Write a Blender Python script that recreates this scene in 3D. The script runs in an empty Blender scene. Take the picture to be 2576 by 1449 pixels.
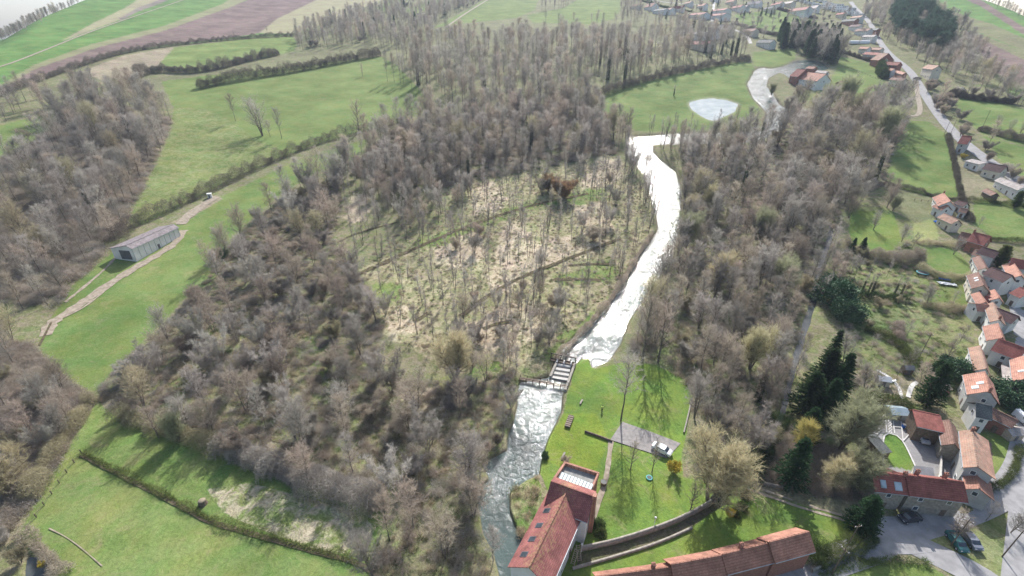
import bpy, bmesh, math, random
import numpy as np
from mathutils import Vector, Matrix
rnd = random.Random(7)
rng = np.random.default_rng(11)
PI = math.pi
C = bpy.context.scene.collection
SC = bpy.context.scene

# ------------------------------------------------------------------ camera, sky, sun, exposure
H = 100.0                              # flying height of the camera
PITCH = math.radians(28.35)
FX, CX, CY = 1161.0, 1288.0, 724.5     # lens in a 2576 x 1449 frame
camd = bpy.data.cameras.new('camera'); cam = bpy.data.objects.new('camera', camd); C.objects.link(cam)
cam.location = (0, 0, H); cam.rotation_euler = (PI/2-PITCH, 0, 0)
camd.sensor_width = 36; camd.lens = 36*FX/2576; camd.clip_end = 20000; camd.clip_start = 0.5
SC.camera = cam
SUN_EL, SUN_AZ = math.radians(38), math.radians(11)      # azimuth clockwise from +Y
world = bpy.data.worlds.new('World'); SC.world = world; world.use_nodes = True
wn = world.node_tree; wn.nodes.clear()
sky = wn.nodes.new('ShaderNodeTexSky'); sky.sky_type = 'NISHITA'; sky.sun_disc = False
sky.sun_elevation = SUN_EL; sky.sun_rotation = SUN_AZ; sky.dust_density = 2.5; sky.air_density = 1.0
bg = wn.nodes.new('ShaderNodeBackground'); bg.inputs[1].default_value = 0.145
wo = wn.nodes.new('ShaderNodeOutputWorld')
wn.links.new(sky.outputs[0], bg.inputs[0]); wn.links.new(bg.outputs[0], wo.inputs[0])
sd = bpy.data.lights.new('sun', 'SUN'); sd.energy = 5.0; sd.angle = math.radians(0.5); sd.color = (1, .975, .95)
sun = bpy.data.objects.new('sun', sd); C.objects.link(sun)
sdir = Vector((math.sin(SUN_AZ)*math.cos(SUN_EL), math.cos(SUN_AZ)*math.cos(SUN_EL), math.sin(SUN_EL)))
sun.rotation_euler = sdir.to_track_quat('Z', 'Y').to_euler(); sun.location = sdir*500
SC.view_settings.view_transform = 'Standard'; SC.view_settings.look = 'None'
SC.view_settings.exposure = 0.57; SC.view_settings.gamma = 1
SC.render.engine = 'CYCLES'
SC.cycles.use_denoising = True; SC.cycles.max_bounces = 5; SC.cycles.diffuse_bounces = 2; SC.cycles.glossy_bounces = 2
SC.cycles.volume_bounces = 0; SC.cycles.transmission_bounces = 2
HAZE = 0.0001

# ------------------------------------------------------------------ terrain and picture-to-ground
cp_, sp_ = math.cos(PITCH), math.sin(PITCH)
def rays(px, py):
    a = (np.asarray(px, float)-CX)/FX; b = (CY-np.asarray(py, float))/FX
    d = np.stack([a, cp_+b*sp_, -sp_+b*cp_], -1)
    return d/np.linalg.norm(d, axis=-1, keepdims=True)
def project(x, y, z):
    z = z-H; dep = y*cp_-z*sp_; up = y*sp_+z*cp_
    dep = np.where(dep < 1, 1, dep)
    return CX+FX*x/dep, CY-FX*up/dep, dep
SL, R0_, WS = 0.16, 230.0, 60.0
def zb(r): return SL*WS*np.log1p(np.exp(np.clip((r-R0_)/WS, -30, 60)))
_sk = [(-260, 160), (0, 108), (50, 74), (100, 44), (170, 14), (260, -20), (420, -40), (1288, -45), (2250, -40), (2400, -22), (2490, 0), (2576, 36), (2760, 110)]
_az, _zc = [], []
for sx_, sy_ in _sk:
    d = rays(sx_, sy_); az = math.atan2(d[0], d[1]); te = d[2]/math.hypot(d[0], d[1])
    rr = np.linspace(300, 2600, 4000); g = zb(rr)-(H+rr*te); i = np.argmax(g > 0) if (g > 0).any() else 3999
    _az.append(az); _zc.append(float(zb(rr[i])))
_az = np.array([-PI]+_az+[PI]); _zc = np.array([60.]+_zc+[60.])
def zt(x, y):
    r = np.hypot(x, y); az = np.arctan2(x, y); z = zb(r); cap = np.interp(az, _az, _zc)
    k = 4.0
    return np.where(z < cap-30, z, -k*np.log(np.exp(-(np.minimum(z, cap+200)-cap)/k)+1)+cap)
_T = np.concatenate([np.linspace(40, 400, 500), np.geomspace(401, 6000, 900)])
def hit(px, py, h=0.0):
    d = rays(px, py); shp = d.shape[:-1]; d = d.reshape(-1, 3); out = np.zeros_like(d)
    for k in range(len(d)):
        P = d[k][None]*_T[:, None]; g = P[:, 2]+H-(zt(P[:, 0], P[:, 1])+h)
        w = np.where(g < 0)[0]
        if len(w) == 0: t = 1500.0
        else:
            i = max(w[0], 1); t = _T[i-1]+(_T[i]-_T[i-1])*g[i-1]/(g[i-1]-g[i]+1e-9)
        out[k] = d[k]*t
    out[:, 2] += H
    return out.reshape(shp+(3,))
def gp(px, py, h=0.0):
    p = hit(px, py, h); return Vector((float(p[0]), float(p[1]), float(p[2])))
def gz(x, y): return float(zt(np.float64(x), np.float64(y)))
def scale_at(px, py):                  # picture pixels per metre at the ground under a pixel
    p = hit(px, py); return FX/float(project(p[0], p[1], p[2])[2])
def pip(x, y, poly):
    ins = np.zeros(np.shape(x), bool); n = len(poly); j = n-1
    for i in range(n):
        xi, yi = poly[i]; xj, yj = poly[j]
        if yi != yj:
            ins ^= ((yi > y) != (yj > y)) & (x < (xj-xi)*(y-yi)/(yj-yi)+xi)
        j = i
    return ins

# ------------------------------------------------------------------ helpers
def tag(o, label=None, cat=None, group=None, kind=None):
    if label: o['label'] = label
    if cat: o['category'] = cat
    if group: o['group'] = group
    if kind: o['kind'] = kind
    return o
def mesh_np(name, V, F, mat=None, smooth=False):
    V = np.asarray(V, np.float32); F = np.asarray(F, np.int32); k = F.shape[1]
    me = bpy.data.meshes.new(name); me.vertices.add(len(V)); me.vertices.foreach_set('co', V.ravel())
    me.loops.add(F.size); me.loops.foreach_set('vertex_index', F.ravel())
    me.polygons.add(len(F)); me.polygons.foreach_set('loop_start', np.arange(0, F.size, k, dtype=np.int32))
    me.polygons.foreach_set('loop_total', np.full(len(F), k, np.int32))
    if smooth: me.polygons.foreach_set('use_smooth', np.ones(len(F), bool))
    me.update(calc_edges=True)
    if mat: me.materials.append(mat)
    return me
def link(name, me, parent=None):
    o = bpy.data.objects.new(name, me); C.objects.link(o)
    if parent: o.parent = parent
    return o
def thing(name, loc, rz, label, cat, group=None):
    o = bpy.data.objects.new(name, None); C.objects.link(o); o.location = loc; o.rotation_euler = (0, 0, rz)
    o.empty_display_size = .1
    return tag(o, label, cat, group)
class MB:
    def __init__(s): s.bm = bmesh.new()
    def box(s, c, size, rz=0, rx=0, ry=0, bev=0):
        r = bmesh.ops.create_cube(s.bm, size=1); vs = r['verts']
        bmesh.ops.scale(s.bm, vec=size, verts=vs)
        if bev:
            es = list({e for v in vs for e in v.link_edges})
            vs = bmesh.ops.bevel(s.bm, geom=es, offset=bev, segments=1, affect='EDGES')['verts']
        M = Matrix.Translation(c) @ Matrix.Rotation(rz, 4, 'Z') @ Matrix.Rotation(ry, 4, 'Y') @ Matrix.Rotation(rx, 4, 'X')
        bmesh.ops.transform(s.bm, matrix=M, verts=vs); return s
    def tube(s, p0, p1, r0, r1=None, n=8):
        r1 = r0 if r1 is None else r1; p0 = Vector(p0); p1 = Vector(p1); d = p1-p0
        r = bmesh.ops.create_cone(s.bm, cap_ends=True, segments=n, radius1=r0, radius2=max(r1, .001), depth=d.length)
        M = Matrix.Translation((p0+p1)/2) @ d.to_track_quat('Z', 'Y').to_matrix().to_4x4()
        bmesh.ops.transform(s.bm, matrix=M, verts=r['verts']); return s
    def prism(s, prof, x0, x1):        # a profile of (y, z) swept along x
        a = [s.bm.verts.new((x0, y, z)) for y, z in prof]; b = [s.bm.verts.new((x1, y, z)) for y, z in prof]; n = len(prof)
        s.bm.faces.new(a[::-1]); s.bm.faces.new(b)
        for i in range(n): s.bm.faces.new((a[i], a[(i+1) % n], b[(i+1) % n], b[i]))
        return s
    def ball(s, c, r, sz=(1, 1, 1), n=2):
        q = bmesh.ops.create_icosphere(s.bm, subdivisions=n, radius=r)
        bmesh.ops.transform(s.bm, matrix=Matrix.Translation(c) @ Matrix.Diagonal((*sz, 1)), verts=q['verts']); return s
    def done(s, name, mat, parent=None, smooth=False):
        bmesh.ops.recalc_face_normals(s.bm, faces=s.bm.faces)
        me = bpy.data.meshes.new(name); s.bm.to_mesh(me); s.bm.free()
        if smooth: me.polygons.foreach_set('use_smooth', [True]*len(me.polygons))
        me.materials.append(mat); return link(name, me, parent)

# ------------------------------------------------------------------ materials
def mat_base(name):
    m = bpy.data.materials.new(name); m.use_nodes = True; nt = m.node_tree
    return m, nt, nt.nodes['Principled BSDF']
def N(nt, t, **kw):
    n = nt.nodes.new(t)
    for k, v in kw.items(): setattr(n, k, v)
    return n
def noise_mat(name, c1, c2, scale=1.0, rough=.9, detail=4, rand=0.0, bump=0.0, c3=None, coord='Object', spec=.3, metal=0, hue=0.0):
    m, nt, b = mat_base(name); L = nt.links.new
    tc = N(nt, 'ShaderNodeTexCoord'); no = N(nt, 'ShaderNodeTexNoise'); no.inputs['Scale'].default_value = scale; no.inputs['Detail'].default_value = detail
    L(tc.outputs[coord], no.inputs['Vector'])
    r = N(nt, 'ShaderNodeValToRGB'); e = r.color_ramp.elements; e[0].position = .32; e[0].color = (*c1, 1); e[1].position = .68; e[1].color = (*c2, 1)
    if c3: q = e.new(.5); q.color = (*c3, 1)
    L(no.outputs[0], r.inputs[0]); out = r.outputs[0]
    if rand or hue:
        oi = N(nt, 'ShaderNodeObjectInfo'); hs = N(nt, 'ShaderNodeHueSaturation')
        mr = N(nt, 'ShaderNodeMapRange'); mr.inputs[3].default_value = 1-rand; mr.inputs[4].default_value = 1+rand
        L(oi.outputs['Random'], mr.inputs[0]); L(mr.outputs[0], hs.inputs['Value'])
        if hue:
            mu = N(nt, 'ShaderNodeMath', operation='MULTIPLY'); mu.inputs[1].default_value = 7.31; fr = N(nt, 'ShaderNodeMath', operation='FRACT')
            L(oi.outputs['Random'], mu.inputs[0]); L(mu.outputs[0], fr.inputs[0])
            m2 = N(nt, 'ShaderNodeMapRange'); m2.inputs[3].default_value = .5-hue; m2.inputs[4].default_value = .5+hue
            L(fr.outputs[0], m2.inputs[0]); L(m2.outputs[0], hs.inputs['Hue'])
        L(out, hs.inputs['Color']); out = hs.outputs[0]
    L(out, b.inputs['Base Color']); b.inputs['Roughness'].default_value = rough; b.inputs['Specular IOR Level'].default_value = spec; b.inputs['Metallic'].default_value = metal
    if bump:
        bp = N(nt, 'ShaderNodeBump'); bp.inputs['Strength'].default_value = bump; bp.inputs['Distance'].default_value = .1
        L(no.outputs[0], bp.inputs['Height']); L(bp.outputs[0], b.inputs['Normal'])
    return m
def tile_mat(name, c1, c2, moss=None):           # roof tiles: courses across the slope, mottled clay
    m, nt, b = mat_base(name); L = nt.links.new
    tc = N(nt, 'ShaderNodeTexCoord'); oi = N(nt, 'ShaderNodeObjectInfo')
    br = N(nt, 'ShaderNodeTexBrick'); br.inputs['Scale'].default_value = 1; br.inputs['Brick Width'].default_value = .3; br.inputs['Row Height'].default_value = .36
    br.inputs['Mortar Size'].default_value = .05; br.inputs['Color1'].default_value = (*c1, 1); br.inputs['Color2'].default_value = (*c2, 1)
    br.inputs['Mortar'].default_value = (c1[0]*.74, c1[1]*.7, c1[2]*.7, 1); L(tc.outputs['Object'], br.inputs[0])
    no = N(nt, 'ShaderNodeTexNoise'); no.inputs['Scale'].default_value = .5; no.inputs['Detail'].default_value = 7; no.inputs['Roughness'].default_value = .7
    L(tc.outputs['Object'], no.inputs['Vector'])
    mx = N(nt, 'ShaderNodeMix', data_type='RGBA', blend_type='MULTIPLY'); mx.inputs[0].default_value = 1
    rp = N(nt, 'ShaderNodeValToRGB'); e = rp.color_ramp.elements; e[0].position = .3; e[0].color = (.5, .48, .47, 1); e[1].position = .7; e[1].color = (1.2, 1.16, 1.12, 1)
    L(no.outputs[0], rp.inputs[0]); L(br.outputs[0], mx.inputs[6]); L(rp.outputs[0], mx.inputs[7]); out = mx.outputs[2]
    if moss:
        n2 = N(nt, 'ShaderNodeTexNoise'); n2.inputs['Scale'].default_value = 1.7; n2.inputs['Detail'].default_value = 8; L(tc.outputs['Object'], n2.inputs['Vector'])
        sp = N(nt, 'ShaderNodeSeparateXYZ'); L(tc.outputs['Object'], sp.inputs[0])
        ab = N(nt, 'ShaderNodeMath', operation='ABSOLUTE'); L(sp.outputs[1], ab.inputs[0])
        ml = N(nt, 'ShaderNodeMapRange'); ml.inputs[1].default_value = 0; ml.inputs[2].default_value = 5; ml.inputs[3].default_value = .12; ml.inputs[4].default_value = -.2
        L(ab.outputs[0], ml.inputs[0]); ad = N(nt, 'ShaderNodeMath', operation='ADD'); L(n2.outputs[0], ad.inputs[0]); L(ml.outputs[0], ad.inputs[1])
        r2 = N(nt, 'ShaderNodeMapRange'); r2.inputs[1].default_value = .52; r2.inputs[2].default_value = .68; r2.inputs[4].default_value = .4; L(ad.outputs[0], r2.inputs[0])
        m3 = N(nt, 'ShaderNodeMix', data_type='RGBA'); L(r2.outputs[0], m3.inputs[0]); L(out, m3.inputs[6]); m3.inputs[7].default_value = (*moss, 1); out = m3.outputs[2]
    hs = N(nt, 'ShaderNodeHueSaturation'); mr = N(nt, 'ShaderNodeMapRange'); mr.inputs[3].default_value = .88; mr.inputs[4].default_value = 1.12
    L(oi.outputs['Random'], mr.inputs[0]); L(mr.outputs[0], hs.inputs['Value']); L(out, hs.inputs['Color']); L(hs.outputs[0], b.inputs['Base Color'])
    bp = N(nt, 'ShaderNodeBump'); bp.inputs['Strength'].default_value = .5; bp.inputs['Distance'].default_value = .06; L(br.outputs[1], bp.inputs['Height']); bp.invert = True
    L(bp.outputs[0], b.inputs['Normal']); b.inputs['Roughness'].default_value = .8; b.inputs['Specular IOR Level'].default_value = .25
    return m
def twig_mat(name, c1, c2, rand=.34, hue=.015, trans=0.0):
    m = noise_mat(name, c1, c2, scale=.35, rough=.9, detail=2, rand=rand, hue=hue, spec=.1)
    nt = m.node_tree; b = nt.nodes['Principled BSDF']; src = b.inputs['Base Color'].links[0].from_socket
    t = N(nt, 'ShaderNodeBsdfTranslucent'); nt.links.new(src, t.inputs[0]); x = N(nt, 'ShaderNodeMixShader'); x.inputs[0].default_value = .42   # flat slivers stand for round twigs: both sides catch light
    nt.links.new(b.outputs[0], x.inputs[1]); nt.links.new(t.outputs[0], x.inputs[2]); nt.links.new(x.outputs[0], nt.nodes['Material Output'].inputs[0]); return m
M = {}
M['bark'] = noise_mat('bark', (.11, .09, .07), (.2, .175, .145), 2.5, rand=.2)
M['twig_grey'] = twig_mat('twigs grey brown', (.315, .285, .25), (.43, .395, .35))
M['twig_brown'] = twig_mat('twigs warm brown', (.35, .295, .235), (.46, .39, .315))
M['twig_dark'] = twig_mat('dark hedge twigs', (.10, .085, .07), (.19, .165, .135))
M['twig_olive'] = twig_mat('twigs olive', (.33, .295, .19), (.45, .40, .27))
M['willow'] = twig_mat('willow twigs', (.50, .44, .27), (.62, .56, .36), .12, .01)
M['twig_silver'] = twig_mat('twigs silver', (.38, .355, .315), (.48, .45, .40))
M['twig_russet'] = twig_mat('twigs russet', (.27, .17, .10), (.36, .24, .15))
M['twig_gold'] = twig_mat('willow gold', (.50, .44, .16), (.62, .52, .20), .15, .01)
M['budding'] = twig_mat('pale buds', (.33, .335, .20), (.44, .44, .28), .15, .01)
M['needles'] = twig_mat('needles', (.022, .05, .024), (.055, .10, .04), .2, .02)
M['pine'] = twig_mat('pine needles', (.035, .07, .05), (.075, .12, .075), .2, .02)
M['ivy'] = twig_mat('ivy', (.03, .055, .02), (.08, .12, .045), .2, .02)
M['laurel'] = noise_mat('laurel leaf', (.04, .09, .04), (.11, .19, .09), .6, rough=.65, spec=.2)
M['yellow'] = noise_mat('forsythia blossom', (.5, .40, .05), (.6, .48, .1), 1)
M['hedge'] = twig_mat('clipped hedge leaf', (.06, .09, .03), (.13, .16, .055), .2, .02)
M['roof_red'] = tile_mat('red clay tiles', (.31, .115, .095), (.37, .145, .12))
M['roof_mill'] = tile_mat('weathered red tiles', (.30, .12, .11), (.36, .155, .14), moss=(.35, .27, .12))
M['roof_orange'] = tile_mat('orange pantiles', (.47, .25, .185), (.55, .31, .235))
M['roof_red2'] = tile_mat('salmon tiles', (.40, .205, .15), (.46, .25, .185))
M['roof_brown'] = tile_mat('brown tiles', (.26, .16, .125), (.33, .21, .17))
M['roof_mottled'] = tile_mat('mottled old pantiles', (.46, .28, .2), (.36, .25, .2), moss=(.28, .25, .2))
M['roof_slate'] = tile_mat('grey slates', (.13, .15, .15), (.19, .21, .205))
M['roof_pale'] = tile_mat('pale fibre cement sheets', (.5, .47, .45), (.56, .53, .51))
M['roof_grey'] = tile_mat('lilac grey sheets', (.30, .275, .285), (.36, .33, .34))
M['roof_dark'] = tile_mat('dark purple brown tiles', (.14, .085, .085), (.18, .11, .105))
M['white'] = noise_mat('white render', (.62, .61, .57), (.76, .75, .72), .4)
M['cream'] = noise_mat('cream render', (.55, .5, .4), (.66, .6, .5), .4)
M['grey_wall'] = noise_mat('grey render', (.36, .36, .35), (.48, .48, .46), .5)
M['brick'] = noise_mat('brick wall', (.24, .11, .085), (.34, .17, .13), 2.2)
M['stone'] = noise_mat('old stone wall', (.22, .2, .17), (.36, .33, .28), 1.5, bump=.4)
M['blueglass'] = noise_mat('dark window glass', (.03, .04, .05), (.07, .09, .11), .5, rough=.12, spec=.8)
M['skylight'] = noise_mat('skylight glass', (.3, .38, .42), (.45, .52, .56), .5, rough=.15, spec=.8)
M['frame'] = noise_mat('white paint', (.7, .7, .68), (.8, .8, .78), .5, rough=.5)
M['darkframe'] = noise_mat('dark frame', (.1, .1, .11), (.15, .15, .16), .5, rough=.5)
M['zinc'] = noise_mat('zinc', (.3, .34, .36), (.4, .44, .46), .5, rough=.45, metal=.3)
M['glassroof'] = noise_mat('glazed roof', (.30, .37, .36), (.42, .5, .49), .4, rough=.4, spec=.4)
M['lead'] = noise_mat('flat roof slabs', (.2, .2, .19), (.33, .32, .3), .7)
M['timber'] = noise_mat('old timber', (.1, .075, .055), (.2, .155, .12), 2)
M['palewood'] = noise_mat('pale timber', (.38, .3, .22), (.5, .42, .33), 2)
M['iron'] = noise_mat('rusted iron', (.06, .05, .045), (.13, .1, .085), 2, rough=.7)
M['concrete'] = noise_mat('concrete', (.4, .38, .35), (.52, .5, .46), 1)
M['tyre'] = noise_mat('rubber', (.015, .015, .015), (.03, .03, .03), 3)
M['whitepaint'] = noise_mat('car white', (.72, .73, .74), (.78, .79, .8), .5, rough=.25, spec=.6)
M['darkpaint'] = noise_mat('car dark', (.02, .022, .03), (.035, .04, .05), .5, rough=.25, spec=.7)
M['greypaint'] = noise_mat('car grey', (.16, .17, .2), (.2, .22, .25), .5, rough=.25, spec=.7)
M['greenpaint'] = noise_mat('car green', (.03, .12, .12), (.05, .16, .15), .5, rough=.25, spec=.7)
M['silverpaint'] = noise_mat('car silver', (.42, .42, .44), (.5, .5, .52), .5, rough=.25, spec=.7)
M['headlight'] = noise_mat('lamp glass', (.6, .6, .6), (.75, .75, .75), .5, rough=.2)
M['redlight'] = noise_mat('rear lamp', (.4, .02, .02), (.5, .04, .03), .5, rough=.3)
M['vest'] = noise_mat('hi-vis yellow green', (.5, .7, .12), (.6, .8, .2), 2)
M['skin'] = noise_mat('skin', (.45, .28, .2), (.52, .33, .25), 2)
M['trousers'] = noise_mat('dark trousers', (.03, .035, .05), (.05, .055, .07), 2)
M['hair'] = noise_mat('hair', (.03, .02, .015), (.06, .04, .03), 2)
M['blue'] = noise_mat('blue plastic', (.03, .12, .45), (.06, .2, .6), 1)
M['teal'] = noise_mat('teal plastic', (.1, .4, .42), (.16, .5, .5), 1)
M['asphalt'] = noise_mat('worn asphalt', (.24, .235, .23), (.34, .33, .325), .5, detail=8, coord='Object')
M['village_road'] = M['asphalt']
M['tarmac'] = noise_mat('car park tarmac', (.21, .195, .185), (.31, .285, .265), .9, detail=8)
M['dirt'] = noise_mat('dirt track', (.22, .18, .13), (.38, .32, .25), .8, detail=8)
M['kerb'] = noise_mat('kerb stone', (.5, .49, .46), (.62, .6, .57), 1)
M['mud'] = noise_mat('ditch mud', (.06, .05, .035), (.13, .14, .06), 1.1, rough=1, spec=0, c3=(.12, .095, .065))
M['soil'] = noise_mat('bare soil', (.14, .105, .085), (.22, .17, .14), 1.2, bump=.4)
M['reed'] = twig_mat('dry reed', (.42, .36, .25), (.58, .50, .36), .15, .01)
M['tuft'] = twig_mat('grass tuft', (.12, .17, .05), (.20, .25, .09), .25, .02)
def stream_mat():
    m, nt, b = mat_base('shallow glittering water'); L = nt.links.new
    tc = N(nt, 'ShaderNodeTexCoord'); n1 = N(nt, 'ShaderNodeTexNoise'); n1.inputs['Scale'].default_value = .5; n1.inputs['Detail'].default_value = 6; n1.inputs['Roughness'].default_value = .62; n1.inputs['Distortion'].default_value = .5
    L(tc.outputs['Object'], n1.inputs['Vector'])
    bp = N(nt, 'ShaderNodeBump'); bp.inputs['Distance'].default_value = .6
    n3 = N(nt, 'ShaderNodeTexNoise'); n3.inputs['Scale'].default_value = .09; n3.inputs['Detail'].default_value = 3; n3.inputs['Distortion'].default_value = 1.2; L(tc.outputs['Object'], n3.inputs['Vector'])
    m3 = N(nt, 'ShaderNodeMapRange'); m3.inputs[1].default_value = .38; m3.inputs[2].default_value = .62; m3.inputs[3].default_value = .3; L(n3.outputs[0], m3.inputs[0]); L(m3.outputs[0], bp.inputs['Strength'])
    L(n1.outputs[0], bp.inputs['Height']); L(bp.outputs[0], b.inputs['Normal'])
    n2 = N(nt, 'ShaderNodeTexNoise'); n2.inputs['Scale'].default_value = .06; n2.inputs['Detail'].default_value = 4; L(tc.outputs['Object'], n2.inputs['Vector'])
    r = N(nt, 'ShaderNodeValToRGB'); e = r.color_ramp.elements; e[0].position = .35; e[0].color = (.05, .07, .065, 1); e[1].position = .65; e[1].color = (.085, .12, .112, 1)
    L(n2.outputs[0], r.inputs[0]); L(r.outputs[0], b.inputs['Base Color'])
    b.inputs['Roughness'].default_value = .07; b.inputs['IOR'].default_value = 1.33; b.inputs['Specular IOR Level'].default_value = .5
    return m
M['water'] = stream_mat()
M['still'] = noise_mat('still grey water', (.05, .06, .06), (.09, .10, .10), .2, rough=.2, spec=.3)
M['pondwater'] = noise_mat('pond painted sky reflection', (.36, .40, .40), (.5, .52, .5), .12, rough=.95, spec=.03)  # pale sky reflection painted into the pond's base colour, with hardly any gloss

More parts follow.
